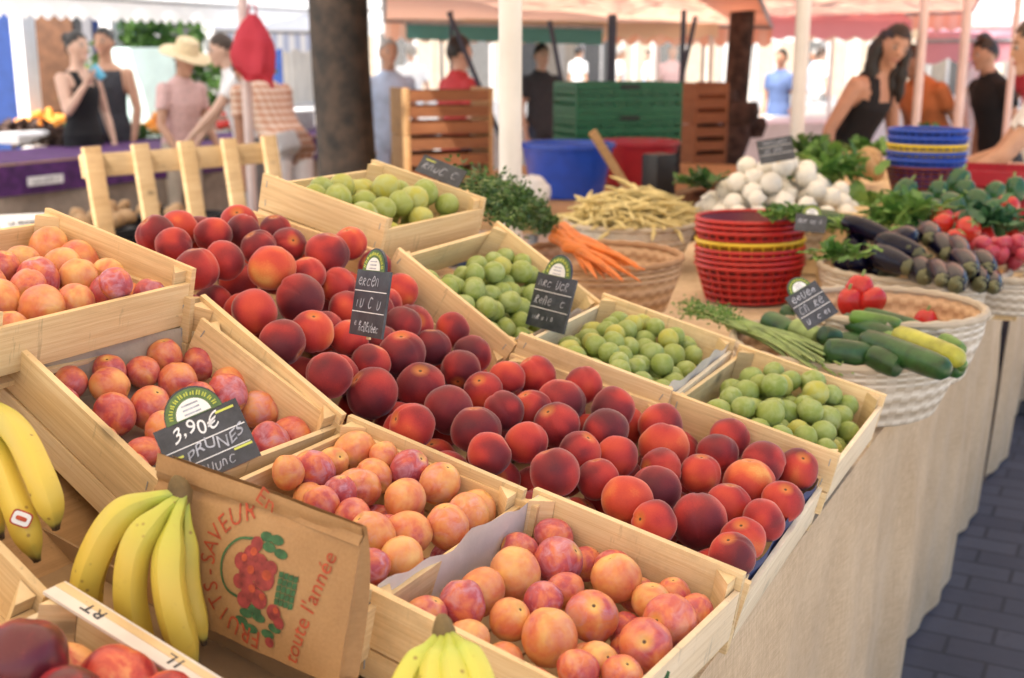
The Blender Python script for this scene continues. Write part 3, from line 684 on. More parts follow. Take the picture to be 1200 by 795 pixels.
def pack(k, r0, r1, z0, z1, n, rg, xr=(-1, 1)):
    c, ex, ey, ez, wx, wy = CF[k]; sph = []; tries = 0
    while len(sph) < n and tries < 16000:
        tries += 1; r = rg.uniform(r0, r1)
        u = rg.uniform(xr[0], xr[1]); lx = u*(wx/2-.012-r); ly = rg.uniform(-1, 1)*(wy/2-.012-r)
        mound = 1-.55*(abs(u)**3)
        p = c+ex*lx+ey*ly+ez*(z0+(z1-z0)*rg.random()*mound)
        if all((p-s['p']).length > (r+s['r'])*.90 for s in sph): sph.append(dict(p=p, r=r, k=k, v=None, c='G' if rg.random() > .14 else 'Y', top=True))
    relax(sph, 30, .98)
    return sph
GW = {'S4T1': 'topmost green plum crate', 'S4T2': 'steep greengage crate', 'S4T3': 'middle greengage crate', 'S4T4': 'lowest greengage crate'}
for k, r0, r1, z0, z1, n, xr in (('S4T1', .022, .028, -.066, -.008, 44, (-1, 1)), ('S4T2', .0168, .0210, -.082, -.012, 150, (-.75, 1)), ('S4T3', .0168, .0212, -.082, -.010, 150, (-1, 1)), ('S4T4', .0175, .0222, -.080, -.006, 140, (-1, 1))):
    sp = pack(k, r0, r1, z0, z1, n, rg, xr)
    if k == 'S4T1':
        for q in sp: q['c'] = 'Y' if rg.random() < .5 else 'G'
    place(sp, GAGE, 'greengage', 'plum', 'greengages in the greengage crates', lambda q: fmt('%s %s %s of the %s' % ('yellowish' if q['c'] == 'Y' else 'pale green dusty', 'greengage' if q['k'] != 'S4T1' else 'round plum', where(q), GW[q['k']])), lambda q: ((.62 if q['k'] == 'S4T1' else .8)*(1 if q['c'] == 'Y' else 0)+rg.uniform(.0, .2)+(.15 if q['k'] == 'S4T1' else 0), rg.uniform(.3, 1), 0), rg)

def bezier(pts, n):
    """smooth curve through points (Catmull-Rom)"""
    P = [V(p) for p in pts]; P = [P[0]*2-P[1]]+P+[P[-1]*2-P[-2]]; out = []
    m = len(P)-3
    for i in range(n+1):
        t = i/n*m; k = min(int(t), m-1); f = t-k; a, b, c, d = P[k:k+4]
        out.append(.5*((2*b)+(c-a)*f+(2*a-5*b+4*c-d)*f*f+(3*b-a-3*c+d)*f*f*f))
    return out
# ------------------------------------------------------------------ brown paper bag with a printed basket
def paper_bag():
    TL, TR, BR = at(187, 531, y=.792), at(426, 618, y=.778), at(409, 812, y=.752)
    X = (TR-TL); W = X.length; X.normalize(); D = BR-TR; D = D-X*D.dot(X); H = D.length; Yv = -D.normalized(); N = X.cross(Yv)
    if N.dot(CAM-TL) < 0: N = -N
    t = empty('paper_bag', M=basis(TL+X*W/2-Yv*H, X, Yv, N)); tag(t, 'brown paper bag printed with a red fruit basket, standing behind the bananas', 'paper bag')
    def S(x, y, off=0.0):
        u = x/W+.5; v = y/H
        bz = .010*sin(pi*max(0, min(1, v/.86)))*sin(pi*max(0, min(1, u)))*1.0 + .0025*noise.noise(V((x*22, y*22, 3)))
        bz += -.004*math.exp(-((y-H*.875-.02*(u-.5))/.004)**2)
        return V((x, y, bz+off))
    b = MB(); nu, nv = 60, 60
    b.grid(lambda u, v: S((u-.5)*W, v*H), nu, nv)
    T = .030
    b.grid(lambda u, v: V(((u-.5)*W, v*H, -T*(1-v**3*.85) - .004*sin(pi*u))), nu, nv)
    for sx in (-1, 1):
        b.grid(lambda u, v: S(sx*W/2, v*H)*(1-u)+V((sx*W/2, v*H, -T*(1-v**3*.85)))*u+V((-sx*.009*sin(pi*u)*(1-v*.7), 0, 0)), 6, 40)
    b.grid(lambda u, v: V(((u-.5)*W, 0, -T*v)), 10, 2)
    bm = bmesh.new(); me = b.mesh('bag_panel', 'kraft_paper'); bm.from_mesh(me); bmesh.ops.recalc_face_normals(bm, faces=bm.faces); bm.to_mesh(me); bm.free()
    link('bag_panel', me, t)
    f = MB(); f.grid(lambda u, v: S((u-.5)*W, H*(.885+.117*v), .0022+.0012*sin(u*7)), 40, 4); f.build('folded_top', 'kraft_paper', t)
    P0 = TL+X*W/2-Yv*H
    def uv(px, py):
        v = ray(px, py); q = CAM+v*((P0-CAM).dot(N)/v.dot(N))-P0; return q.dot(X), q.dot(Yv)
    def lay_text(body, size, px, py, ang, mat, name='print'):
        me = text_mesh(body, size, mat, .0); x0, y0 = uv(px, py); ca, sa = cos(ang), sin(ang)
        for vv in me.vertices:
            x, y = vv.co.x, vv.co.y; vv.co = S(x0+x*ca-y*sa, y0+x*sa+y*ca, .0012 if name != 'top' else .006)
        return me
    def jn(name, ms, mats):
        bm = bmesh.new()
        for m_ in ms: bm.from_mesh(m_)
        o = bpy.data.meshes.new(name); bm.to_mesh(o); bm.free(); o.materials.append(MATS[mats]); link(name, o, t)
    # slogan up the right side, and the arc of capitals round the basket
    jn('slogan_lettering', [lay_text("toute l'année", .0215, 366, 712, R(77), 'red_print')], 'red_print')
    arc = bezier([V((*uv(px, py), 0)) for px, py in ((312, 752), (290, 738), (271, 719), (258, 695), (253, 668), (254, 644), (262, 622), (277, 606), (300, 597))], 64)
    word = 'FRUITS-SAVEUR'; ms = []
    for i, ch in enumerate(word):
        k = 3+int(59*i/(len(word)-1)); q0, q1 = arc[max(0, k-2)], arc[min(64, k+2)]; dq = (q1-q0).normalized(); ca, sa = dq.x, dq.y
        me = text_mesh(ch, .0215, 'red_print', 0)
        for vv in me.vertices:
            x, y = vv.co.x*.95, vv.co.y*1.2; vv.co = S(arc[k].x+x*ca-y*sa, arc[k].y+x*sa+y*ca, .0012)
        ms.append(me)
    jn('arc_lettering', ms, 'red_print')
    jn('small_lettering', [lay_text('En', .023, 316, 586, R(-22), 'red_print', 'top')], 'red_print')
    # the basket: handle, woven body, fruit, leaves
    def blob(x, y, r, k=12, ax=1, off=.0011):
        return [S(x+r*cos(2*pi*i/k), y+r*ax*sin(2*pi*i/k), off) for i in range(k)]
    b = MB(); hc = bezier([V((*uv(px, py), 0)) for px, py in ((306, 630), (286, 630), (272, 645), (268, 668), (275, 688), (294, 700))], 30)
    for i in range(30):
        d_ = (hc[i+1]-hc[i]).normalized(); n_ = V((-d_.y, d_.x, 0))*.0012; k = len(b.v)
        b.v += [S(*(hc[i]+n_).xy, .0012), S(*(hc[i]-n_).xy, .0012), S(*(hc[i+1]-n_).xy, .0012), S(*(hc[i+1]+n_).xy, .0012)]; b.face((k, k+1, k+2, k+3))
    bx, by = uv(340, 692)
    for i in range(4):
        for j in range(5):
            x, y = bx-.009+i*.0052, by-.014+j*.0062; k = len(b.v); b.v += [S(x, y, .0011), S(x+.0047, y+.001, .0011), S(x+.0047, y+.0065, .0011), S(x, y+.0055, .0011)]; b.face((k, k+1, k+2, k+3))
    r_ = random.Random(5)
    for px, py in ((318, 628), (322, 640), (330, 632), (290, 725), (300, 735), (310, 722), (318, 742), (327, 735), (306, 712), (335, 648), (296, 716)):
        x, y = uv(px, py); k = len(b.v); p = blob(x, y, .0075, 10, .6); b.v += p; b.face(range(k, k+10))
    b.build('basket_print', 'green_print', t, smooth=False)
    b = MB()
    for px, py, rr in ((292, 655, .008), (303, 648, .009), (300, 668, .010), (313, 658, .009), (318, 676, .011), (302, 690, .010), (290, 678, .007), (312, 700, .009), (325, 664, .007), (295, 700, .008), (328, 716, .008), (308, 636, .007), (319, 752, .005), (333, 728, .006)):
        x, y = uv(px, py); k = len(b.v); b.v += blob(x, y, rr, 14, 1, .0014); b.face(range(k, k+14))
    b.build('fruit_print', 'dark_red_print', t, smooth=False)
    b = MB()
    for px, py, rr in ((296, 651, .0035), (306, 644, .004), (304, 665, .004), (321, 672, .005), (305, 687, .004), (316, 697, .0035), (331, 713, .003)):
        x, y = uv(px, py); k = len(b.v); b.v += blob(x, y, rr, 10, 1, .0017); b.face(range(k, k+10))
    b.build('fruit_highlight_print', 'red_print', t, smooth=False)
paper_bag()

# ------------------------------------------------------------------ bananas
def banana_part(name, pts, r, parent, mat, org):
    n = 30; c = bezier(pts, n); rad = []
    for i in range(n+1):
        u = i/n
        if u < .14: q = .34+.12*(u/.14)
        elif u < .34: s = (u-.14)/.20; q = .46+.54*(s*s*(3-2*s))
        elif u < .74: q = 1
        elif u < .95: s = (u-.74)/.21; q = 1-.62*s*s
        else: q = .38-.16*(u-.95)/.05
        rad.append(r*q)
    b = MB(); k = 10; a = None
    for i, p in enumerate(c):
        ax = (c[min(i+1, n)]-c[max(i-1, 0)]).normalized()
        if a is None: a, _ = frame(ax)
        a = (a-ax*a.dot(ax)).normalized(); cc = ax.cross(a)
        for j in range(k):
            th = 2*pi*j/k; rr = rad[i]*(1+.115*cos(5*th)); b.v.append(p+(a*cos(th)+cc*sin(th))*rr-org)
    for i in range(n):
        for j in range(k): b.face((i*k+j, i*k+(j+1) % k, (i+1)*k+(j+1) % k, (i+1)*k+j))
    b.face(range(k)); b.face([n*k+j for j in range(k)][::-1])
    me = b.mesh(name, mat); at_ = me.attributes.new('along', 'FLOAT', 'POINT')
    at_.data.foreach_set('value', [min(1, (i//k)/n) for i in range(len(me.vertices))])
    o = link(name, me, parent); md = o.modifiers.new('s', 'SUBSURF'); md.levels = 1; md.render_levels = 1
    return o
def bananas(label, specs, crown, mat, crown_r=.016):
    org = V(crown); t = empty('banana_bunch', org); tag(t, label, 'bananas', 'banana bunches')
    for pts, r in specs: banana_part('banana', pts, r, t, mat, org)
    b = MB(); b.tube([V((0, 0, -crown_r*.9)), V((0, .002, 0)), V((-crown_r*.2, .004, crown_r*.7)), V((-crown_r*.5, .006, crown_r*1.0))], [crown_r*.95, crown_r*1.0, crown_r*.72, crown_r*.45], 12)
    for i, p in enumerate(b.v): b.v[i] = p*(1+.25*noise.noise(p*90))
    b.build('crown', 'banana_crown', t); return t
def bp(lst): return [at(px, py, y=y) for px, py, y in lst]
bananas('ripe bunch of four bananas hanging before the paper bag', [
    (bp([(207, 580, .762), (172, 588, .742), (135, 612, .718), (108, 662, .700), (102, 706, .700), (118, 762, .715)]), .0160),
    (bp([(210, 584, .762), (186, 604, .735), (160, 640, .712), (152, 690, .702), (160, 735, .706), (182, 775, .72)]), .0156),
    (bp([(214, 584, .764), (203, 620, .736), (197, 670, .714), (203, 715, .708), (214, 750, .714), (230, 782, .725)]), .0158),
    (bp([(217, 584, .768), (220, 630, .756), (222, 680, .750), (230, 720, .750), (240, 756, .754)]), .0112)], at(208, 577, y=.764), 'banana_peel', .0115)
tb = bananas('yellow bananas with a red edged sticker at the far left', [
    (bp([(-60, 455, .800), (-20, 474, .778), (20, 508, .745), (45, 555, .722), (58, 590, .716), (66, 621, .718)]), .0150),
    (bp([(-62, 462, .795), (-24, 498, .760), (2, 545, .728), (20, 592, .706), (32, 626, .700), (44, 658, .704)]), .0150),
    (bp([(-64, 470, .79), (-50, 520, .74), (-34, 570, .710), (-14, 606, .695), (2, 632, .692)]), .0150)], at(-66, 456, y=.80), 'banana_peel')
b = MB(); c0 = at(25, 608, y=.6905); o_ = c0-tb.location; nn = (CAM-c0).normalized(); xx = RT.copy(); xx = (xx*.94+UP*-.34); xx = (xx-nn*xx.dot(nn)).normalized(); yy = nn.cross(xx)
for (w_, h_, off, m) in ((.0190, .0150, 0, 0), (.0160, .0120, .0007, 1), (.010, .004, .0013, 0)):
    b.poly([o_+xx*(w_/2*math.copysign(abs(cos(a))**.45, cos(a)))+yy*(h_/2*math.copysign(abs(sin(a))**.45, sin(a)))+nn*off for a in [2*pi*i/24 for i in range(24)]], .0005, nn, m)
b.build('fruit_sticker', ['red_print', 'label_white'], tb, smooth=False)
bananas('greener bananas with a dark stalk at the bottom edge before the lowest plum crate', [
    (bp([(516, 742, .752), (500, 762, .735), (482, 785, .716), (468, 815, .700), (462, 850, .69), (470, 885, .69)]), .0120),
    (bp([(520, 744, .752), (512, 768, .728), (508, 795, .708), (508, 830, .695), (516, 870, .69)]), .0120),
    (bp([(525, 744, .752), (528, 768, .728), (534, 795, .710), (540, 830, .698), (546, 870, .692)]), .0120),
    (bp([(528, 744, .754), (544, 762, .736), (560, 790, .722), (570, 825, .71), (574, 860, .705)]), .0120)], at(518, 740, y=.752), 'green_banana_peel', .010)
# flat card tray the bananas lie on
b = MB(); n0, n1 = V((-1.16, .735, CAMZ-.470)), V((-.50, .735, CAMZ-.622))
X = (n1-n0); L = X.length; X.normalize(); Yv = V((0, 1, 0)); N = X.cross(Yv)
t = empty('card_tray', M=basis((n0+n1)/2, X, Yv, N)); tag(t, 'low brown cardboard tray under the ripe bananas', 'tray')
b.grid(lambda u, v: ((u-.5)*L, (v-.5)*.145, .0015*noise.noise(V((u*9, v*5, 0)))), 40, 6); b.grid(lambda u, v: ((u-.5)*L, (v-.5)*.145, -.004), 2, 2); b.build('tray_floor', 'cardboard', t)
for s in (-1, 1):
    b = MB(); b.box((0, s*.0735, .009), (L, .003, .022)); b.build('tray_side', 'cardboard', t)

# ------------------------------------------------------------------ chalk price signs
def scrib(b, x0, y0, w, h, rg_, m=1, th=.0006, z=.0022):
    """a line of small quick chalk letter shapes"""
    n = max(3, int(w/(h*.72))); cw = w/n
    for i in range(n):
        if rg_.random() < .14: continue
        cx, k, hh = x0+cw*(i+.1), rg_.randrange(6), h*rg_.uniform(.55, 1.0); y = y0+rg_.uniform(-.06, .10)*h; W = cw*.72
        P = {0: [(0, hh*.5), (W*.9, hh*.6), (W*.5, hh), (0, hh*.4), (W*.6, 0), (W, hh*.2)], 1: [(W*.3, hh), (W*.4, 0)], 2: [(W, hh*.9), (W*.3, hh), (0, hh*.4), (W*.4, 0), (W, hh*.15)],
             3: [(0, 0), (W*.1, hh), (W*.6, hh*.85), (W*.8, 0)], 4: [(0, hh), (W*.2, 0), (W*.8, .1*hh), (W*.9, hh)], 5: [(0, 0), (W*.15, hh*.95), (W*.8, hh*.8), (W*.15, hh*.45), (W*.9, 0)]}[k]
        b.tube(bezier([(cx+px+py*.22, y+py, z) for px, py in P], len(P)*4), th*rg_.uniform(.75, 1.1), 5, m, sq=.3)
def price_sign(label, px, py, d, ang, w, h, turn=0, lean=0, lines=(), seed=0, stick=.06, arch=True, kg=None):
    rg_ = random.Random(seed); c = at(px, py, d=d); n0 = (CAM-c).normalized()
    x = RT*cos(R(ang))+UP*sin(R(ang)); x = (x-n0*x.dot(n0)).normalized(); y = n0.cross(x)
    q = Quaternion(y, R(turn)); x = q @ x; n = q @ n0; q = Quaternion(x, R(lean)); y = q @ y; n = q @ n
    t = empty('price_sign', M=basis(c-y*h/2, x, y, n)); tag(t, label, 'price sign', 'slate price signs on the produce')
    b = MB(); pts = [(-w/2, 0, 0), (w/2, 0, 0), (w/2, h, 0)]; ra = w*.34
    if arch: pts += [(ra*cos(a), h+ra*1.05*sin(a), 0) for a in [pi*i/14 for i in range(15)]]
    pts += [(-w/2, h, 0)]
    b.poly([V(p) for p in pts], .0035, (0, 0, 1)); b.build('board', 'slate', t, smooth=False)
    if arch:
        b = MB(); b.poly([V((ra*.97*cos(a), h+ra*1.0*sin(a)-.001, .0022)) for a in [pi*i/16 for i in range(17)]], .0008, (0, 0, 1)); b.build('green_arch', 'label_green', t, smooth=False)
        b = MB(); b.poly([V((ra*.60*cos(a), h+ra*.60*sin(a), .0029)) for a in [pi*i/16 for i in range(17)]], .0008, (0, 0, 1)); b.build('white_arch', 'label_white', t, smooth=False)
        b = MB(); k = 11
        for i in range(k):
            a = R(168)-R(156)*i/(k-1); cc = V((ra*.79*cos(a), h+ra*.80*sin(a), .0028)); rr = ra*.085
            for dx in (-.5, .5): b.tube([cc+V((rr*dx*sin(a)-rr*cos(a), -rr*dx*cos(a)-rr*sin(a), 0)), cc+V((rr*dx*sin(a)+rr*cos(a)*rg_.uniform(.3, 1), -rr*dx*cos(a)+rr*sin(a)*rg_.uniform(.3, 1), 0))], rr*.30, 4)
        for i in range(3): b.tube([V((-ra*.3, h+ra*.16*(i+.6), .0034)), V((ra*.28, h+ra*.16*(i+.6), .0034))], ra*.03, 4, 1)
        b.build('arch_lettering', ['yellow_print', 'chalk_dim'], t)
    b = MB()
    for (kind, yy, sz, xx) in lines:
        if kind == 'rule': b.box((xx*w, yy*h, .0021), (w*.96, .0010, .0006), m=0)
        elif kind == 'scribble': scrib(b, -w*.42+xx*w, yy*h-sz/2, w*.78*(1-abs(xx)), sz, rg_, 1, .0007)
        elif kind == 'dim': scrib(b, -w*.42+xx*w, yy*h-sz/2, w*.6, sz, rg_, 1, .0006)
        elif kind == 'dash': b.box((xx*w, yy*h, .0021), (w*.22, .0022, .0006), m=2)
    if b.v: b.build('chalk_strokes', ['chalk', 'chalk_dim', 'yellow_print'], t)
    for (kind, yy, sz, xx) in lines:
        if kind.startswith('t:') or kind.startswith('d:'):
            me = text_mesh(kind[2:], sz, 'chalk' if kind[0] == 't' else 'chalk_dim', .0006)
            for vv in me.vertices:
                vv.co.y += .0035*sin(vv.co.x*150+seed); vv.co.x += vv.co.y*.22
            link('chalk_lettering', me, t, Matrix.Translation((xx*w, yy*h, .0024)) @ Matrix.Rotation(R(3), 4, 'Z'))
    b = MB(); b.box((0, stick*.12, -.0045), (.006, stick*.35, .003)); b.build('stick', 'crate_wood', t)
    return t
price_sign('slate price sign with arched green top reading prunes', 243, 521, 1.14, 23.5, .084, .063, 0, -14, [('rule', .585, 0, 0), ('rule', .29, 0, -.02), ('t:3,90€', .80, .0200, -.04), ('d:PRUNES', .46, .0165, .09), ('dim', .15, .010, .05), ('dash', .90, 0, .33), ('dash', .47, 0, -.40), ('dash', .25, 0, .36)], 3)
price_sign('narrow chalk sign seen nearly edge on among the peaches', 434, 356, 1.46, -8, .078, .082, -59, 0, [('rule', .68, 0, 0), ('rule', .36, 0, 0), ('scribble', .84, .013, 0), ('scribble', .52, .014, 0), ('dim', .2, .008, .05), ('dim', .12, .008, .2)], 5)
price_sign('chalk sign turned sideways in the steep greengage crate', 646, 355, 1.90, -14, .098, .088, -50, 0, [('rule', .68, 0, 0), ('rule', .36, 0, 0), ('scribble', .84, .014, 0), ('scribble', .52, .014, 0), ('dim', .2, .008, .05)], 8)
price_sign('small slate sign tipped over the cucumbers', 951, 358, 2.08, 31, .066, .070, 24, -10, [('rule', .66, 0, 0), ('rule', .34, 0, 0), ('scribble', .84, .012, 0), ('scribble', .5, .014, 0), ('scribble', .18, .010, 0)], 9)
price_sign('dark price sign leaning behind the yellow-green plums', 517, 201, 2.42, -22, .10, .042, -20, -25, [('scribble', .5, .018, 0), ('dash', .8, 0, -.3)], 12, arch=False)
price_sign('grey slate sign propped among the white onions', 909, 176, 3.55, 10, .105, .075, 10, -20, [('rule', .66, 0, 0), ('rule', .33, 0, 0), ('scribble', .84, .012, 0), ('dim', .5, .012, 0)], 14, arch=False)
price_sign('sign with a round green top half sunk in the leaves below the onions', 950, 262, 2.9, -6, .075, .045, 0, -20, [('scribble', .6, .010, 0)], 17)

# ------------------------------------------------------------------ baskets and vegetables
def wicker_basket(c, R0, h, label, mat='wicker', taper=.82, tilt=(0, 0), group='round wicker baskets on the table', sx=1, out='pale_wicker'):
    t = empty('wicker_basket', c); t.rotation_euler = (tilt[0], tilt[1], 0); tag(t, label, 'basket', group)
    b = MB(); n = 56; Rb = R0*taper
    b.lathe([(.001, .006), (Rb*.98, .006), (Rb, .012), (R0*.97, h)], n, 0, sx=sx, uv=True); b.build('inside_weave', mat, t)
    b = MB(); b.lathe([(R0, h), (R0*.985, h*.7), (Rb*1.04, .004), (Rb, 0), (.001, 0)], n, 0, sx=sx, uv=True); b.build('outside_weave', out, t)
    b = MB(); m = 90; ring = []
    for i in range(m+1): ring.append((R0*.985*cos(2*pi*i/m)*sx, R0*.985*sin(2*pi*i/m), h))
    b.tube(ring, [.0085+.0018*sin(i*1.9) for i in range(m+1)], 8, cap=False); b.build('rim', out, t); return t
def plastic_stack(px, py, z, r, cols, labels, names, dh, h, tilt, group, dfix=None, ex=()):
    c0 = at(px, py, z=z) if dfix is None else at(px, py, d=dfix); up = V((tilt[0], tilt[1], 1)).normalized()
    for i, cmat in enumerate(cols):
        b = MB(); n = 30; rb = r*.80
        def rr(v): return rb+(r-rb)*v
        for j in range(6):
            v = .06+.94*j/5; ring = [(rr(v)*cos(2*pi*q/60), rr(v)*sin(2*pi*q/60), h*v) for q in range(61)]
            b.tube(ring, .0026 if j < 5 else .0055, 6, cap=False)
        for q in range(n):
            a = 2*pi*q/n; b.tube([(rb*cos(a), rb*sin(a), .003), (r*cos(a), r*sin(a), h)], .0026, 4, cap=False)
        for q in range(-4, 5):
            w_ = math.sqrt(max(0, rb*rb-(q*rb/4.6)**2)); b.tube([(q*rb/4.6, -w_, .003), (q*rb/4.6, w_, .003)], .0024, 4, cap=False)
        b.lathe([(rb*.95, .004), (r*.955, h*.97)], 40, 1); b.lathe([(.001, .004), (rb*.95, .004)], 40, 1)  # inset lining in a darker colour, shade painted behind the lattice
        o = b.build('plastic_basket', [cmat, {'red_plastic': 'dark_red_and_gap_shade_plastic', 'blue_plastic': 'blue_plastic_gap_shade', 'yellow_plastic': 'yellow_plastic_gap_shade'}.get(cmat, cmat)]); o.location = c0+up*(dh*i+sum(ex[:i+1])); o.rotation_mode = 'QUATERNION'; o.rotation_quaternion = V((0, 0, 1)).rotation_difference(up) @ Quaternion((0, 0, 1), i*.37)
        tag(o, labels[i], 'basket', group)
plastic_stack(877, 350, TZ+.004, .146, ['red_plastic', 'red_plastic', 'red_plastic', 'red_plastic', 'yellow_plastic', 'red_plastic', 'red_plastic', 'red_plastic'],
    ['lowest red plastic basket at the foot of the red stack', 'red plastic basket second from the bottom of the red stack', 'red plastic basket third from the bottom of the red stack', 'red plastic basket directly under the yellow one', 'yellow plastic basket ringed by red ones', 'red plastic basket directly above the yellow one', 'red plastic basket second from the top of the red stack', 'topmost open red plastic basket of the red stack'], 0, .015, .102, (-.02, .0), 'nested red and yellow plastic baskets', ex=(0, 0, 0, 0, .006, .014, 0, 0))
plastic_stack(1082, 225, TZ+.10, .125, ['dark_red_and_gap_shade_plastic', 'blue_plastic', 'blue_plastic', 'yellow_plastic', 'blue_plastic', 'blue_plastic'],
    ['dark red plastic basket at the foot of the blue stack', 'blue plastic basket low in the blue stack', 'blue plastic basket right below the yellow band', 'yellow plastic basket between blue ones', 'blue plastic basket right above the yellow band', 'topmost blue plastic basket of the blue stack'], 0, .024, .085, (.0, .0), 'nested blue and yellow plastic baskets', dfix=3.95)

def veg(name, mat, prof, bend, label, cat, group, a, b_, extra=None, n=12, roll=0):
    """a long vegetable between two places"""
    a, b_ = V(a), V(b_); ax = b_-a; L = ax.length; ax.normalize(); s, u = frame(ax); u = -u if u.z < 0 else u
    c = (a+b_)/2; t = empty(name, c) if extra else None
    m = MB(); k = len(prof); pts = []; rad = []
    for i, (f, r) in enumerate(prof):
        p = a+ax*(L*f)+(s*cos(roll)+u*sin(roll))*bend*L*(1-(2*f-1)**2)-c; pts.append(p); rad.append(r)
    m.tube(pts, rad, n); o = m.build(name if not extra else extra[0], mat, t)
    if extra:
        e = MB(); e.tube([pts[0]-ax*L*.20+u*L*.05, pts[0]-ax*L*.10+u*L*.015, pts[0]-ax*L*.03, pts[0]+ax*L*.01, pts[0]+ax*L*.05, pts[0]+ax*L*.085], [.0045, .005, .0075, rad[1]*.85, rad[1]*1.06, rad[1]*1.0], 8); e.build(extra[1], extra[2], t); o = t
    else: o.location = c
    tag(o, label, cat, group); return o
CUKE = lambda r: [(0, r*.25), (.02, r*.6), (.07, r*.88), (.2, r), (.5, r*1.03), (.8, r), (.93, r*.88), (.98, r*.6), (1, r*.2)]
EGG = lambda r: [(0, r*.45), (.06, r*.62), (.15, r*.75), (.35, r*.92), (.6, r*1.05), (.8, r), (.93, r*.72), (.985, r*.35), (1, r*.08)]
CARR = lambda r: [(0, r*.6), (.03, r*.95), (.08, r), (.3, r*.85), (.6, r*.6), (.85, r*.34), (1, r*.06)]
# cucumbers
ck = (at(866, 372, z=TZ+.125)+at(1136, 432, z=TZ+.125))/2
wicker_basket(V((ck.x, ck.y, TZ+.004)), .212, .118, 'pale round basket of cucumbers at the table edge', 'wicker', .80)
def z6(x, y): return (800+x/2.565, 180+y/2.565)
CU = [((480, 500), (640, 560), .020, 'cucumber_skin', 0.150), ((540, 482), (715, 530), .018, 'cucumber_skin', .150), ((640, 540), (842, 622), .020, 'courgette_yellow', .165), ((500, 490), (660, 520), .016, 'zucchini_skin', .165), ((540, 555), (800, 655), .023, 'cucumber_skin', .160), ((425, 590), (572, 612), .024, 'cucumber_skin', .150), ((556, 605), (656, 645), .022, 'cucumber_skin', .146),
      ((600, 552), (850, 640), .018, 'zucchini_skin', .150), ((250, 500), (330, 545), .024, 'cucumber_skin', .135), ((330, 522), (412, 560), .022, 'pale_green_veg', .145), ((415, 545), (470, 560), .020, 'cucumber_skin', .150), ((700, 600), (840, 655), .018, 'cucumber_skin', .140), ((290, 480), (400, 500), .022, 'cucumber_skin', .13), ((780, 560), (838, 600), .018, 'zucchini_skin', .14)]
for i in range(9):
    CU.append(((470+i*40, 560+(i % 3)*28), (600+i*28, 600+(i % 3)*22), .021, ('cucumber_skin', 'zucchini_skin', 'cucumber_skin')[i % 3], .122+.004*(i % 2)))
CN = {'cucumber_skin': 'dark green cucumber', 'courgette_yellow': 'yellow green courgette', 'zucchini_skin': 'mid green courgette', 'pale_green_veg': 'pale green courgette'}
for i, (p, q, r, m, dz) in enumerate(CU):
    a, b_ = at(*z6(*p), z=TZ+dz), at(*z6(*q), z=TZ+dz-.012)
    pos = 'longest, across the middle of the pale basket' if (b_-a).length > .24 and m == 'cucumber_skin' else ('by the slate sign in the pale basket' if p[0] < 450 else ('at the front rim of the pale basket' if q[1] > 630 else 'at the back of the pale basket by the red peppers'))
    veg('cucumber' if m == 'cucumber_skin' else 'courgette', m, CUKE(r), .03*rng.uniform(-1, 1), CN[m]+' '+pos, 'vegetable', 'cucumbers and courgettes in the pale basket', a, b_)
def bundle(name, label, cat, p0, p1, n, r, mat, spread0, spread1, droop, dz, leaf=None, seed=1, tie=True):
    r_ = random.Random(seed); a, b_ = V(p0), V(p1); ax = (b_-a); L = ax.length; axn = ax.normalized(); s, u = frame(axn); c = (a+b_)/2
    m = MB()
    for i in range(n):
        o0 = (s*r_.uniform(-1, 1)+u*r_.uniform(-.3, 1))*spread0; o1 = (s*r_.uniform(-1, 1)+u*r_.uniform(-.3, .8))*spread1
        pts = [a+o0-c, a+ax*.5+(o0+o1)*.5+V((0, 0, droop))-c, b_+o1-c+axn*r_.uniform(-.12, .06)*L]
        m.tube(bezier(pts, 8), [r*(1-.5*j/8) for j in range(9)], 5)
    if leaf: return m, c
    o = m.build(name, mat); o.location = c; tag(o, label, cat); return o
bundle('spring_onion_bunch', 'bunch of thin green stalks fanned over the cucumber basket rim', 'greens', at(*z6(150, 500), z=TZ+.14), at(*z6(445, 628), z=TZ+.135), 46, .0045, 'pale_green_veg', .014, .040, .012, 0, seed=3)
def fronds(name, label, cat, base, tip, width, n, leaflen, mat, seed, stem='stem_green', up=.03, group=None):
    """feathery greens: stalks carrying many small leaflets"""
    r_ = random.Random(seed); a, b_ = V(base), V(tip); ax = b_-a; L = ax.length; s, u = frame(ax.normalized()); c = (a+b_)/2
    t = empty(name, c); tag(t, label, cat, group); st = MB(); lf = MB()
    for i in range(n):
        e = b_+s*r_.gauss(0, width*.5)+u*r_.gauss(.0, width*.22)-ax*r_.uniform(0, .45); mid = (a+e)/2+V((0, 0, up*r_.uniform(.3, 1.4)))+s*r_.gauss(0, width*.15)
        pts = bezier([a-c, mid-c, e-c], 10); st.tube(pts, [.0022*(1-.6*j/10) for j in range(11)], 4)
        for j in range(3, 11):
            for q in range(7):
                p = pts[j]+V((r_.gauss(0, leaflen*.55), r_.gauss(0, leaflen*.55), r_.gauss(0, leaflen*.45))); d = V((r_.gauss(0, 1), r_.gauss(0, 1), r_.gauss(.3, .7))).normalized()*leaflen*r_.uniform(.5, 1); w_ = d.cross(V((r_.gauss(0, 1), r_.gauss(0, 1), r_.gauss(0, 1)))).normalized()*leaflen*.22
                k = len(lf.v); lf.v += [p, p+d*.5+w_, p+d, p+d*.5-w_]; lf.face((k, k+1, k+2, k+3))
    st.build('stalks', stem, t); lf.build('leaves', mat, t, smooth=False); return t
fronds('fennel_tops', 'feathery green sprigs at the foot of the red baskets', 'greens', at(876, 388, z=TZ+.15), at(800, 352, z=TZ+.10), .05, 14, .012, 'leaf_green', 3, up=.01)
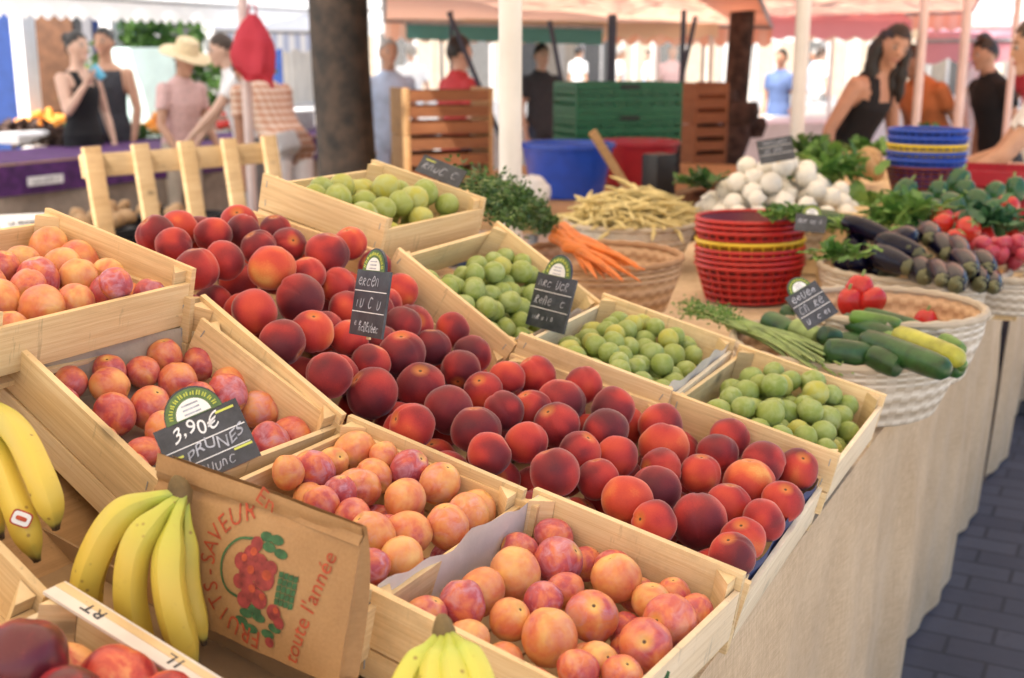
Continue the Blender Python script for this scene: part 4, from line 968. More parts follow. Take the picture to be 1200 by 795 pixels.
# carrots
cc = (at(632, 274, z=TZ+.19)+at(786, 326, z=TZ+.19))/2
wicker_basket(V((cc.x, cc.y, TZ+.055)), .205, .130, 'brown round basket with the carrots lying in it', 'wicker', .80, out='wicker')
def loose_leaf_base():
    pass
t = empty('carrot_bunch', at(690, 300, z=TZ+.19)); tag(t, 'bunch of orange carrots with feathery green tops across the brown basket', 'carrots')
r_ = random.Random(4)
for i in range(22):
    a = at(636+r_.uniform(0, 22)+i*1.0, 262+r_.uniform(-4, 18)+i*.8, z=TZ+.22+.010*r_.random()); b_ = at(688+i*3.4+r_.uniform(-6, 6), 326+r_.uniform(-14, 5), z=TZ+.180+.016*r_.random())
    m = MB(); pr = CARR(.0115); m.tube([a+(b_-a)*f-t.location+V((0, 0, .01*sin(pi*f))) for f, r in pr], [r for f, r in pr], 10); m.build('carrot', 'carrot_skin', t)
st, lf = MB(), MB(); base = at(645, 268, z=TZ+.225)
for i in range(46):
    e = at(r_.uniform(520, 612), 0, d=2.5) if False else (lambda q: at(600-72*q+r_.gauss(0, 8), 258-52*q+r_.gauss(0, 9), d=2.45+r_.gauss(0, .04)))(r_.random()); pts = bezier([base-t.location, (base+e)/2-t.location+V((0, 0, r_.uniform(.0, .05))), e-t.location], 10)
    st.tube(pts, .0018, 4)
    for j in range(1, 11):
        for q in range(9):
            p = pts[j]+V((r_.gauss(0, .012), r_.gauss(0, .012), r_.gauss(0, .011))); d = V((r_.gauss(0, 1), r_.gauss(0, 1), r_.gauss(.3, .7))).normalized()*r_.uniform(.008, .02); w_ = d.cross(V((r_.gauss(0, 1), r_.gauss(0, 1), r_.gauss(0, 1)))).normalized()*.004
            k = len(lf.v); lf.v += [p, p+d*.5+w_, p+d, p+d*.5-w_]; lf.face((k, k+1, k+2, k+3))
st.build('carrot_stalks', 'stem_green', t); lf.build('carrot_fronds', 'herb_green', t, smooth=False)
# wax beans: a heap in a basket
bc = at(742, 292, z=TZ+.03, ); bc = at(738, 268, z=TZ+.13)
wicker_basket(V((bc.x, bc.y, TZ+.05)), .205, .10, 'wide basket under the heap of pale yellow beans', 'pale_wicker', .8)
r_ = random.Random(9)
bean = MB(); bean.tube(bezier([(-.060, 0, 0), (-.02, 0, .007), (.025, 0, .007), (.062, .004, -.004)], 10), [.0012, .0032, .0040, .0042, .0044, .0043, .0044, .0042, .0038, .0030, .0008], 6); BEAN = [bean.mesh('wax_bean', 'bean_skin')]
for i in range(220):
    a = r_.uniform(0, 2*pi); q = math.sqrt(r_.random()); hh = .115*(1-q*q)*r_.uniform(.5, 1.02)
    o = link('wax_bean', BEAN[0]); o.location = (bc.x+cos(a)*q*.19, bc.y+sin(a)*q*.19, TZ+.142+hh); o.rotation_euler = (r_.uniform(-.5, .5), r_.gauss(0, .28), r_.uniform(0, 2*pi)); sc = r_.uniform(1.0, 1.45); o.scale = (sc, sc, sc)
    tag(o, 'slim pale yellow bean heaped in the wide basket by the red stack', 'bean', 'pale yellow beans heaped in the wide basket')
# red peppers in the basket behind the cucumbers
tc = (at(955, 350, z=TZ+.16)+at(1148, 378, z=TZ+.16))/2+V((-.02, .06, 0))
wicker_basket(V((tc.x, tc.y, TZ+.02)), .190, .135, 'brown basket holding a few red peppers behind the cucumbers', 'wicker', .8)
PEP = []
for s in range(3):
    b = MB(); b.ball((0, 0, 0), 1, 20)
    for i, p in enumerate(b.v):
        az = math.atan2(p.y, p.x); f = 1+.10*cos(3*az+s)*(1-abs(p.z))-.25*math.exp(-((math.hypot(p.x, p.y))/.3)**2)*(1 if p.z > 0 else .4); b.v[i] = V((p.x*f*.85, p.y*f*.85, p.z*f*1.05))
    PEP.append(b.mesh('pepper_flesh', 'pepper_skin'))
def pepper(p, r, label, rg_, mesh=None, mat=None):
    t = empty('red_pepper', p); t.rotation_mode = 'QUATERNION'; t.rotation_quaternion = rq(rg_); t.scale = (r, r, r); tag(t, label, 'pepper', 'red peppers')
    link('pepper_flesh', PEP[rg_.randrange(3)], t); b = MB(); b.tube([(0, 0, .72), (.03, 0, .95), (.12, 0, 1.25)], [.16, .10, .09], 7); b.build('stalk', 'stem_green', t)
for px, py, dz, r, l in ((1008, 340, .185, .034, 'big red pepper highest in the brown basket'), (1022, 352, .17, .030, 'red pepper right of the big one in the brown basket'), (995, 354, .165, .030, 'red pepper beside the slate sign in the brown basket'), (1012, 362, .15, .028, 'red pepper half hidden under the big one'), (1085, 378, .10, .030, 'red pepper alone low in the empty side of the basket'), (1072, 370, .09, .026, 'small red pepper deep in the brown basket shade')):
    pepper(at(px, py, z=TZ+dz), r, l, r_)
# aubergines
ec = (at(985, 290, z=TZ+.13)+at(1172, 340, z=TZ+.13))/2
wicker_basket(V((ec.x, ec.y, TZ+.015)), .235, .115, 'basket of glossy aubergines behind the red peppers', 'wicker', .85)
EG = [((1030, 265), (1000, 300), .15), ((1068, 315), (1030, 300), .17), ((1085, 326), (1060, 300), .16), ((1105, 330), (1082, 300), .17), ((1122, 335), (1098, 304), .165), ((1150, 335), (1128, 308), .15), ((1165, 338), (1145, 312), .145), ((1070, 275), (1052, 290), .21), ((1090, 282), (1080, 262), .21), ((1045, 280), (1022, 272), .20), ((1012, 285), (995, 292), .16), ((1112, 300), (1098, 285), .19), ((1050, 310), (1015, 308), .145), ((1138, 318), (1112, 294), .18), ((1080, 300), (1050, 290), .19), ((1128, 300), (1110, 278), .20), ((1158, 318), (1136, 296), .17), ((1040, 322), (1008, 312), .13), ((1062, 290), (1038, 268), .205)]
for i, (p, q, dz) in enumerate(EG):
    a = at(*p, z=TZ+dz); d_ = (at(*q, z=TZ+dz+.01)-a).normalized()
    veg('aubergine', 'eggplant_skin', EGG(.032 if i % 3 else .027), .03, ['long dark aubergine', 'dark violet aubergine', 'small glossy aubergine'][i % 3]+[' on top of the heap' if dz > .18 else ' at the front rim', ' near the red peppers', ' at the table edge side'][0 if dz > .18 or p[1] > 325 else (1 if p[0] < 1060 else 2)]+' of the aubergine basket', 'aubergine', 'aubergines in one basket', a, a+d_*(.17 if i % 2 else .145), extra=('flesh', 'calyx', 'eggplant_calyx'))
# white onions
oc = (at(838, 225, z=TZ+.20)+at(1000, 255, z=TZ+.20))/2
wicker_basket(V((oc.x, oc.y, TZ+.05)), .235, .13, 'pale basket under the heap of white onions', 'pale_wicker', .85)
ON = MB(); ON.ball((0, 0, 0), 1, 18)
for i, p in enumerate(ON.v):
    if p.z > .6: ON.v[i] = V((p.x*(1-.5*(p.z-.6)/.4), p.y*(1-.5*(p.z-.6)/.4), p.z+.9*(max(0, p.z-.75))))
ON = ON.mesh('onion', 'onion_skin'); sph = []
tries = 0
while len(sph) < 85 and tries < 9000:
    tries += 1; q = math.sqrt(r_.random()); a = r_.uniform(0, 2*pi); x, y = q*.235*cos(a), q*.235*sin(a); z_ = r_.uniform(0, .15*(1-q*q)+.02)
    p = V((oc.x+x, oc.y+y, TZ+.175+z_)); r = r_.uniform(.026, .034)
    if all((p-s[0]).length > (r+s[1])*.86 for s in sph): sph.append((p, r))
for p, r in sph:
    o = link('onion', ON); o.location = p; o.rotation_euler = (r_.uniform(-1.3, 1.3), r_.uniform(-1.3, 1.3), r_.uniform(0, 6)); o.scale = (r, r, r); tag(o, 'white onion heaped in the pale basket behind the red stack', 'onion', 'white onions heaped in the pale basket')
for i in range(5):
    a = at(858+i*20, 236+i*5, z=TZ+.20); veg('cucumber', 'cucumber_skin', CUKE(.024), .02, 'dark cucumber lying before the white onions', 'vegetable', 'dark cucumbers lying before the white onions', a, a+V((.16, .02+.01*i, -.01)))
# leafy heads
def leafy(name, label, c, r, n, mat, seed, cat='greens', group=None, flat=.7, lw=.5):
    r_ = random.Random(seed); b = MB(); 
    for i in range(n):
        a = r_.uniform(0, 2*pi); el = r_.uniform(.05, 1.45); L = r*r_.uniform(.55, .9); o0 = V((r_.gauss(0, .34), r_.gauss(0, .34), r_.gauss(0, .10)))*r; d = V((cos(a)*cos(el), sin(a)*cos(el), sin(el)*flat)); s = V((-sin(a), cos(a), 0)); u = d.cross(s)
        ph = r_.uniform(0, 9); W_ = L*lw*r_.uniform(.7, 1.1)
        def fn(v, w, d=d, s=s, u=u, L=L, W_=W_, ph=ph, o0=o0):
            ww = W_*sin(pi*min(1, .12+v*.86))**.7; x = (w-.5)*ww
            return o0+d*(L*v)+s*x+u*(-(v**2)*L*.25+abs(w-.5)*L*.16+.05*L*sin(v*14+ph)*abs(w-.5)*2)
        b.grid(fn, 7, 4)
    o = b.build(name, mat); o.location = c; tag(o, label, cat, group); return o
leafy('lettuce', 'pale green lettuce between the onions and the blue baskets', at(1012, 246, z=TZ+.17), .13, 46, 'lettuce_green', 1)
leafy('lettuce', 'darker leafy lettuce behind the onion heap', at(975, 205, d=3.9), .14, 46, 'leaf_green', 2)
leafy('lettuce', 'small lettuce touching the front of the blue baskets', at(1040, 262, d=3.3), .09, 36, 'leaf_green', 3)
leafy('leaf_bunch', 'leafy bunch at the right picture edge beside a tomato', at(1168, 262, d=3.2), .11, 56, 'dark_leaf', 6, lw=.6)
leafy('leaf_bunch', 'bright green tuft before the aubergines', at(985, 300, d=2.75), .07, 40, 'leaf_green', 8)
leafy('leaf_bunch', 'low greens in front of the dark-haired seller', at(1020, 180, d=5.0), .12, 70, 'leaf_green', 9)
leafy('leaf_bunch', 'green heap beside the seller in black, before the pink pole', at(1085, 170, d=5.3), .15, 60, 'herb_green', 10)
leafy('leaf_bunch', 'green heap behind the white pole', at(950, 175, d=4.9), .11, 60, 'herb_green', 11)
leafy('leaf_bunch', 'dark green leaves left of the white onions', at(822, 215, d=3.75), .085, 50, 'herb_green', 12)
plain('green_pepper_skin', (.030, .105, .035), .22, .4, 14)
GPEP = []
for m_ in PEP:
    g_ = m_.copy(); g_.materials.clear(); g_.materials.append(MATS['green_pepper_skin']); GPEP.append(g_)
for i, (px, py, c_) in enumerate(((1048, 242, 'g'), (1066, 256, 'g'), (1080, 236, 'g'), (1100, 226, 'g'), (1116, 242, 'g'), (1131, 226, 'g'), (1072, 270, 'g'), (1147, 236, 'g'), (1162, 251, 'g'), (1174, 266, 'g'), (1152, 266, 'g'), (1122, 214, 'g'), (1090, 248, 'g'), (1165, 228, 'g'), (1060, 226, 'g'), (1190, 222, 'g'), (1106, 258, 'r'), (1122, 264, 'r'), (1139, 261, 'r'), (1150, 282, 'r'), (1094, 276, 'r'), (1132, 282, 'r'), (1112, 280, 'g'))):
    r = r_.uniform(.036, .044); t = empty('pepper', at(px, py, d=3.72-(py-212)/75*.55)); t.rotation_mode = 'QUATERNION'; t.rotation_quaternion = rq(r_); t.scale = (r, r, r*1.15)
    w_ = 'above the aubergines' if py > 255 else ('near the blue baskets' if px < 1090 else ('at the right of the heap' if px > 1140 else 'in the middle of the heap'))
    tag(t, ('glossy red pepper in the green pepper heap, ' if c_ == 'r' else 'dark green pepper heaped with red ones, ')+w_, 'pepper', 'peppers heaped above the aubergines')
    link('pepper_flesh', (PEP if c_ == 'r' else GPEP)[r_.randrange(3)], t); b = MB(); b.tube([(0, 0, .72), (.03, 0, .95), (.12, 0, 1.25)], [.16, .10, .09], 7); b.build('stalk', 'stem_green', t)
leafy('lettuce', 'loose green leaves spilling over the tray edge below the onions', at(922, 254, d=3.1), .07, 60, 'leaf_green', 31)
leafy('lettuce', 'pale leaf head right of the loose leaves, above the aubergines', at(1000, 272, d=3.2), .085, 50, 'lettuce_green', 32)
leafy('leaf_bunch', 'green leaf bunch over the aubergines, left of the tomatoes', at(1062, 250, d=3.35), .11, 60, 'leaf_green', 33)
leafy('leaf_bunch', 'green leaves between onions and potatoes', at(962, 190, d=4.3), .13, 60, 'leaf_green', 35)
for i, (px, py, d, r, l) in enumerate(((1180, 241, 3.35, .034, 'shiny red tomato at the far right among green leaves'), (1194, 272, 3.2, .034, 'red tomato cut by the right picture edge'), (1105, 262, 3.2, .030, 'red tomato over the radishes'), (1135, 268, 3.15, .034, 'red orange tomato right of the radishes'), (1120, 280, 3.1, .028, 'small tomato below the others by the aubergines'), (1092, 272, 3.2, .026, 'small tomato left of the radishes'))):
    b = MB(); b.ball((0, 0, 0), 1, 18)
    for j, p in enumerate(b.v): b.v[j] = p*(1-.12*math.exp(-(math.hypot(p.x, p.y)/.25)**2)*(1 if p.z > 0 else 0)+.03*cos(5*math.atan2(p.y, p.x))*max(0, p.z))
    t = empty('tomato', at(px, py, d=d)); t.scale = (r, r, r*.88); t.rotation_euler = (r_.uniform(-.8, .8), r_.uniform(-.8, .8), 0); tag(t, l, 'tomato', 'red tomatoes on the stall'); b.build('flesh', 'tomato_skin', t)
    k = MB()
    for q in range(5): a = q*1.257; k.tube([(0, 0, .92), (.3*cos(a), .3*sin(a), .98), (.55*cos(a), .55*sin(a), .86)], [.07, .09, .02], 4)
    k.build('calyx', 'stem_green', t)
RB = MB(); RB.ball((0, 0, 0), 1, 14); RB = RB.mesh('radish', 'radish_skin')
for i in range(30):
    o = link('radish', RB); o.location = at(1172+r_.uniform(-1, 1)*26, 296+r_.uniform(-1, 1)*12, d=2.95+r_.uniform(-.05, .05)); s = r_.uniform(.015, .022); o.scale = (s, s, s*1.2); o.rotation_euler = (r_.random(), r_.random(), 0); tag(o, 'pink radish in the pile at the right end of the aubergines', 'radish', 'pink radishes at the right end of the aubergines')
wicker_basket(at(1180, 318, d=2.95)-V((0, 0, .09)), .14, .09, 'small pale basket of pink radishes at the right edge', 'pale_wicker', .85)
PB = MB(); PB.ball((0, 0, 0), 1, 14, sc=(1.2, .9, .85)); PB = PB.mesh('potato', 'potato_skin')
for i in range(14):
    o = link('potato', PB); o.location = at(1008+r_.uniform(-1, 1)*26, 192+r_.uniform(-1, 1)*10, d=4.4+r_.uniform(-.1, .1)); s = r_.uniform(.030, .042); o.scale = (s, s, s); o.rotation_euler = (r_.random()*3, r_.random()*3, 0); tag(o, 'tan potato in the heap behind the lettuces', 'potato', 'tan potatoes behind the lettuces')
p = at(1185, 210, d=4.3); b = MB(); b.box((0, 0, -.02), (.5, .36, .012)); b.box((0, .176, .01), (.5, .008, .06)); b.box((0, -.176, .01), (.5, .008, .06)); b.box((.246, 0, .01), (.008, .344, .06)); b.box((-.246, 0, .01), (.008, .344, .06)); b.box((0, 0, -.027-(p.z-TZ-.06)/2), (.30, .22, p.z-TZ-.06)); o = b.build('red_tray', 'tub_red'); o.location = p; tag(o, 'red plastic tray under the stretched bare arm at the right', 'tray')
# raised trays that carry the far heaps
for px, py, d, wx, wy, l in ((965, 232, 3.75, .34, .34, 'wooden tray under the lettuces and onions'), (1015, 212, 4.4, .55, .6, 'wooden tray under the potatoes'), (1098, 285, 3.38, .50, .7, 'wooden tray carrying the leafy bunches and tomatoes'), (1030, 190, 5.5, .7, 1.1, 'wooden tray under the greens before the seller')):
    c0 = at(px, py, d=d); t = empty('produce_tray', (c0.x, c0.y, TZ+.004)); tag(t, l, 'tray', 'wooden trays under the vegetables'); h = max(.05, c0.z-TZ-.03)
    b = MB(); b.box((0, 0, h-.006), (wx, wy, .01)); b.build('tray_floor', 'crate_wood', t)
    for s in (-1, 1):
        b = MB(); b.box((s*wx/2, 0, h/2), (.01, wy, h)); b.build('tray_side', 'crate_wood', t); b = MB(); b.box((0, s*wy/2, h/2), (wx-.012, .01, h)); b.build('tray_end', 'crate_wood', t)

# ------------------------------------------------------------------ people
def loft(b, secs, n=18):
    """closed tube of elliptical sections (centre, half width vector, half depth vector)"""
    k = len(b.v); m = len(secs)
    for c, wv, dv in secs:
        for j in range(n):
            t = 2*pi*j/n; b.v.append(V(c)+V(wv)*cos(t)+V(dv)*sin(t))
    for i in range(m-1):
        for j in range(n): b.face((k+i*n+j, k+i*n+(j+1) % n, k+(i+1)*n+(j+1) % n, k+(i+1)*n+j))
    b.face([k+j for j in range(n)][::-1]); b.face([k+(m-1)*n+j for j in range(n)])
def limb(b, pts, rad, n=10):
    b.tube(pts, rad, n)
    for p, r in zip(pts, rad): b.ball(p, r*.99, 10)
def seg_d(p, a, b):
    ab = b-a; t = max(0, min(1, (p-a).dot(ab)/ab.length_squared)); return (p-(a+ab*t)).length, t
def person(label, pos, face, h=1.68, lean=0.0, turn=0.0, head=(0, 0), arms=None, skin='skin', clothes=(), hair=('hair_dark', 'short'), hat=None, vox=.011, legs=None, group=None, wide=1.0, side=0.0):
    """one continuous body in a pose; +Y is forward, +X the person's right"""
    s = h/1.70; face = V((face[0], face[1], 0)).normalized()
    t = empty('person', (pos[0], pos[1], 0), math.atan2(-face.x, face.y)); tag(t, label, 'person', group)
    hip = V((0, 0, .90))*s; Q = Matrix.Rotation(-lean, 4, 'X') @ Matrix.Rotation(side, 4, 'Y') @ Matrix.Rotation(turn, 4, 'Z')
    def up_(p): return hip+(Q @ (V(p)*s-hip))
    X = (Q @ V((1, 0, 0))); Y = (Q @ V((0, 1, 0)))
    b = MB()
    secs = [((0, .0, .84), .160, .105), ((0, 0, .94), .168, .115), ((0, .005, 1.05), .140, .098), ((0, .010, 1.16), .142, .102), ((0, .012, 1.27), .162, .115), ((0, .0, 1.36), .165, .098), ((0, -.01, 1.425), .120, .07), ((0, -.008, 1.46), .06, .055)]
    loft(b, [(up_(c), X*w_*s*wide, Y*d_*s*wide) for c, w_, d_ in secs])
    nk, hd0 = up_((0, -.005, 1.43)), up_((0, .012, 1.535))
    HQ = Q @ Matrix.Rotation(head[0], 4, 'Z') @ Matrix.Rotation(-head[1], 4, 'X')
    def hp(p): return hd0+(HQ @ (V(p)*s))
    limb(b, [nk, hp((0, -.005, .02))], [.056*s, .052*s])
    hb = MB(); hb.ball((0, 0, 0), 1, 20)
    for p in hb.v:
        q = V((p.x*.074, p.y*.092, p.z*.112+.085))
        if q.z < .07: q.x *= 1-.30*min(1, (.07-q.z)/.1); q.y = q.y*(1-.12*min(1, (.07-q.z)/.1))+.012*min(1, (.07-q.z)/.1)
        b.v.append(hp(q))
    k = len(b.v)-len(hb.v)
    for f in hb.f: b.face([k+i for i in f])
    b.tube([hp((0, .085, .105)), hp((0, .106, .068)), hp((0, .088, .060))], [.007*s, .013*s, .010*s], 8)
    b.ball(hp((0, .083, .028)), .017*s, 8); b.ball(hp((0, .076, -.006)), .024*s, 8)
    for sx in (-1, 1): b.ball(hp((sx*.078, -.005, .078)), .024*s, 8, sc=(.45, .8, 1.2))
    bones = [('torso', up_((0, 0, .86)), up_((0, 0, 1.36)), .13*s), ('neck', nk, hp((0, 0, .0)), .05*s), ('head', hp((0, 0, .05)), hp((0, 0, .14)), .085*s)]
    arms = arms or {}
    for sx, nm in ((-1, 'left'), (1, 'right')):
        sh = up_((sx*.178*wide, -.005, 1.375))
        e, w_ = arms.get(nm, ((sx*.23, -.02, 1.09), (sx*.22, .07, .85)))
        fn_ = up_ if arms.get(nm+'_rel', True) else (lambda p: V(p)*s)
        e, w_ = fn_(e), fn_(w_)
        d = e-sh; e = sh+d.normalized()*.285*s; d2 = w_-e; w_ = e+d2.normalized()*.250*s
        limb(b, [up_((sx*.11, 0, 1.37)), sh, sh.lerp(e, .5), e], [.050*s, .052*s, .045*s, .037*s])
        limb(b, [e, e.lerp(w_, .35), w_], [.037*s, .038*s, .025*s])
        hd = (w_-e).normalized(); pa = X.cross(hd); pa = pa.normalized() if pa.length > .1 else Y; pw = hd.cross(pa).normalized()
        loft(b, [(w_, pw*.022*s, pa*.017*s), (w_+hd*.045*s, pw*.036*s, pa*.016*s), (w_+hd*.088*s, pw*.036*s, pa*.013*s)], 10)
        for i, (o, L) in enumerate(((-.028, .062), (-.009, .074), (.010, .070), (.028, .054))):
            p0 = w_+hd*.080*s+pw*o*s; p1 = p0+hd*L*.5*s+pa*.004*s; p2 = p1+(hd*.9+pa*.45).normalized()*L*.5*s; limb(b, [p0, p1, p2], [.0088*s, .0082*s, .007*s], 6)
        p0 = w_+hd*.03*s-pw*.030*s*sx; p1 = p0+(hd*.7-pw*.75*sx).normalized()*.035*s; limb(b, [p0, p1, p1+hd*.03*s], [.011*s, .0095*s, .008*s], 6)
        bones += [('upper_arm', sh, e, .045*s), ('fore_arm', e, w_, .03*s), ('hand', w_, w_+hd*.16*s, .03*s)]
        kx = legs[nm] if legs and nm in legs else ((sx*.105, .02, .49), (sx*.11, -.01, .085))
        kn, an = V(kx[0])*s, V(kx[1])*s; hj = V((sx*.088, 0, .88))*s
        limb(b, [hj, hj.lerp(kn, .5), kn], [.085*s, .074*s, .053*s]); limb(b, [kn, kn.lerp(an, .35), an], [.052*s, .054*s, .034*s])
        limb(b, [an+V((0, -.03, -.045))*s, an+V((0, .07, -.052))*s, an+V((0, .14, -.058))*s], [.036*s, .033*s, .024*s])
        bones += [('thigh', hj, kn, .07*s), ('shin', kn, an, .045*s), ('foot', an, an+V((0, .14, -.05))*s, .03*s)]
    me0 = bpy.data.meshes.new('b'); me0.from_pydata([tuple(p) for p in b.v], [], b.f)
    o = bpy.data.objects.new('b', me0); COL.objects.link(o)
    md = o.modifiers.new('r', 'REMESH'); md.mode = 'VOXEL'; md.voxel_size = vox
    m2 = o.modifiers.new('s', 'SMOOTH'); m2.iterations = 3; m2.factor = .5
    dg = bpy.context.evaluated_depsgraph_get(); me = bpy.data.meshes.new_from_object(o.evaluated_get(dg)); bpy.data.objects.remove(o); bpy.data.meshes.remove(me0)
    me.name = 'body'; me.materials.clear(); me.materials.append(MATS[skin]); me.polygons.foreach_set('use_smooth', [True]*len(me.polygons))
    link('body', me, t)
    zi = Q.inverted()
    info = []
    for p in me.polygons:
        c = p.center; best = min(((seg_d(c, a, e)[0]-r, nm, seg_d(c, a, e)[1]) for nm, a, e, r in bones), key=lambda q: q[0])
        q = hip+(zi @ (c-hip)) if best[1] in ('torso', 'neck', 'upper_arm') else c
        info.append((best[1], best[2], q/s))
    nrm = [v.normal.copy() for v in me.vertices]
    for (nm, mat, test, off) in clothes:
        b2 = MB(); mp = {}
        for p, inf in zip(me.polygons, info):
            if test(*inf):
                idx = []
                for i in p.vertices:
                    if i not in mp:
                        mp[i] = len(b2.v); co = me.vertices[i].co; b2.v.append(co+nrm[i]*(off+.004*noise.noise(co*14)))
                    idx.append(mp[i])
                b2.face(idx)
        if b2.v:
            g = b2.build(nm, mat, t); sm = g.modifiers.new('t', 'SOLIDIFY'); sm.thickness = .005; sm.offset = -1
    # face
    for sx in (-1, 1):
        e = MB(); e.ball(hp((sx*.030, .078, .095)), .0115*s, 10, 0); e.ball(hp((sx*.030, .0865, .095)), .0062*s, 8, 1); e.build('eye', ['eye_white', 'eye_dark'], t)
        e = MB(); e.tube([hp((sx*.015, .088, .116)), hp((sx*.032, .086, .121)), hp((sx*.048, .074, .114))], .0026*s, 5); e.build('eyebrow', hair[0], t)
    e = MB(); e.tube([hp((-.024, .090, .030)), hp((0, .099, .032)), hp((.024, .090, .030))], [.003*s, .006*s, .003*s], 6); e.build('mouth', 'lip', t)
    # hair
    hm = MB(); hm.ball((0, 0, 0), 1, 24); keep = MB(); mp = {}
    for f in hm.f:
        c = sum((hm.v[i] for i in f), V())/len(f)
        if c.z > .62*c.y+.06 and c.z > -.55:
            idx = []
            for i in f:
                if i not in mp:
                    p = hm.v[i]; mp[i] = len(keep.v); q = V((p.x*.083, p.y*.102-.004, p.z*.120+.090)); keep.v.append(hp(q*(1+.04*noise.noise(p*6))))
                idx.append(mp[i])
            keep.face(idx)
    if hair[1] != 'none':
        if hair[1] == 'long':
            for sx in (-1, -.5, 0, .5, 1):
                p0 = hp((sx*.045, -.045, .13)); p1 = hp((sx*.082, -.055+.04*abs(sx), .03)); p2 = p1+V((0, 0, -.10))-Y*.015+X*sx*.012; p3 = p2+V((0, 0, -.10))+X*sx*.006; p4 = p3+V((0, 0, -.08))
                keep.tube(bezier([p0, p1, p2, p3, p4], 12), [x*s*(1+.12*sin(i*1.7+sx*3)) for i, x in enumerate((.036, .042, .044, .045, .045, .044, .042, .040, .036, .032, .026, .018, .006))], 10)
        if hair[1] == 'bun': keep.ball(hp((0, -.10, .15)), .045*s, 12)
        hh = keep.build('hair', hair[0], t)
    if hat:
        hb = MB(); hb.lathe([(.001, .115), (.05, .112), (.082, .095), (.096, .03), (.100, .0), (.15, -.006), (.205, -.022), (.200, -.028), (.15, -.012), (.098, -.006), (.09, .03)], 30)
        for i, p in enumerate(hb.v): hb.v[i] = hp(V((p.x, p.y*1.08, p.z+.015*sin(3*math.atan2(p.y, p.x))*max(0, (math.hypot(p.x, p.y)-.1))*6+.150)))
        hb.build('straw_hat', hat, t)
    t['hands'] = 0; del t['hands']
    return t, hp, up_
TANK = lambda bn, t, q: bn == 'torso' and (q.z < 1.315 or (.055 < abs(q.x) < .115 and q.z < 1.43)) and q.z < 1.46
TEE = lambda bn, t, q: (bn == 'torso' and q.z > .80) or (bn == 'upper_arm' and t < .55)
SHIRT = lambda bn, t, q: (bn == 'torso') or bn in ('upper_arm',) or (bn == 'fore_arm' and t < .8)
TROUS = lambda bn, t, q: bn in ('thigh', 'shin') or (bn == 'torso' and q.z < .96)
SHORTS = lambda bn, t, q: (bn == 'thigh' and t < .85) or (bn == 'torso' and q.z < .96)
DRESS = lambda bn, t, q: (bn == 'torso' and q.z < 1.40) or (bn == 'thigh')
SHOE = lambda bn, t, q: bn == 'foot'
def shoes(m='cloth_charcoal'): return ('shoes', m, SHOE, .007)
def gpos(px, x=None, d=None):
    v = ray(px, 68); t = x/v.x if x is not None else d; p = CAM+v*t; return (p.x, p.y)
R2 = V((RT.x, RT.y)); F2 = V((FW.x, FW.y)).normalized()
def fdir(r, f): return (R2.x*r+F2.x*f, R2.y*r+F2.y*f)
# seller in black behind the far table
person('dark-haired seller in a black tank top leaning over the vegetables', gpos(992, d=7.2), fdir(.66, -.75), 1.78, lean=R(24), head=(R(-34), R(2)), arms={'right': ((.29, .02, 1.10), (.30, .12, .86)), 'left': ((-.24, .12, 1.10), (-.22, .36, .98))}, skin='skin', clothes=[('tank_top', 'cloth_black', TANK, .006), ('skirt', 'cloth_beige', SHORTS, .012), shoes()], hair=('hair_dark', 'long'))
# two women drinking at the purple stall
t_, hp_, u_ = person('woman in a black tank top lifting a hand to her mouth', gpos(90, d=9.4), fdir(.9, -.42), 1.72, arms={'right': ((.26, .12, 1.12), (.10, .26, 1.43)), 'left': ((-.24, .02, 1.10), (-.2, .12, .9))}, skin='skin_pale', clothes=[('tank_top', 'cloth_black', TANK, .006), ('trousers', 'cloth_black', TROUS, .008), shoes()], hair=('hair_dark', 'bun'))
t_, hp_, u_ = person('woman in a charcoal dress with a blue cup, beside the other woman', gpos(124, d=9.9), fdir(-.15, -.98), 1.76, arms={'right': ((.25, .10, 1.12), (.14, .30, 1.30)), 'left': ((-.24, .0, 1.10), (-.22, .06, .86))}, skin='skin', clothes=[('dress', 'cloth_charcoal', DRESS, .008), shoes()], hair=('hair_dark', 'bun'))
cpos = at(115, 86, d=9.35); b = MB(); b.lathe([(.001, -.055), (.034, -.055), (.042, .06), (.039, .06), (.032, -.045), (.001, -.045)], 20); o = b.build('cup', 'cup_blue'); o.location = cpos; o.rotation_euler = (R(20), R(-35), 0); tag(o, 'blue drinking cup held up between the two women', 'cup')
person('woman in a broad straw hat and pink sleeveless top', gpos(205, d=9.2), fdir(.8, -.6), 1.63, lean=R(8), head=(0, R(12)), arms={'right': ((.24, .05, 1.08), (.2, .22, .92)), 'left': ((-.24, .02, 1.10), (-.2, .22, .95))}, skin='skin', clothes=[('top', 'cloth_pink', TEE, .010), ('trousers', 'cloth_beige', TROUS, .008), shoes()], hair=('hair_brown', 'short'), hat='straw')
person('shopper in a white shirt reaching down behind the red bag', gpos(290, d=9.0), fdir(-.95, -.3), 1.72, lean=R(14), arms={'left': ((-.26, .20, 1.22), (-.22, .42, 1.08)), 'right': ((.2, .2, 1.15), (.2, .4, .98))}, skin='skin_pale', clothes=[('shirt', 'cloth_white', TEE, .010), ('trousers', 'cloth_grey', TROUS, .008), shoes()], hair=('hair_brown', 'short'))
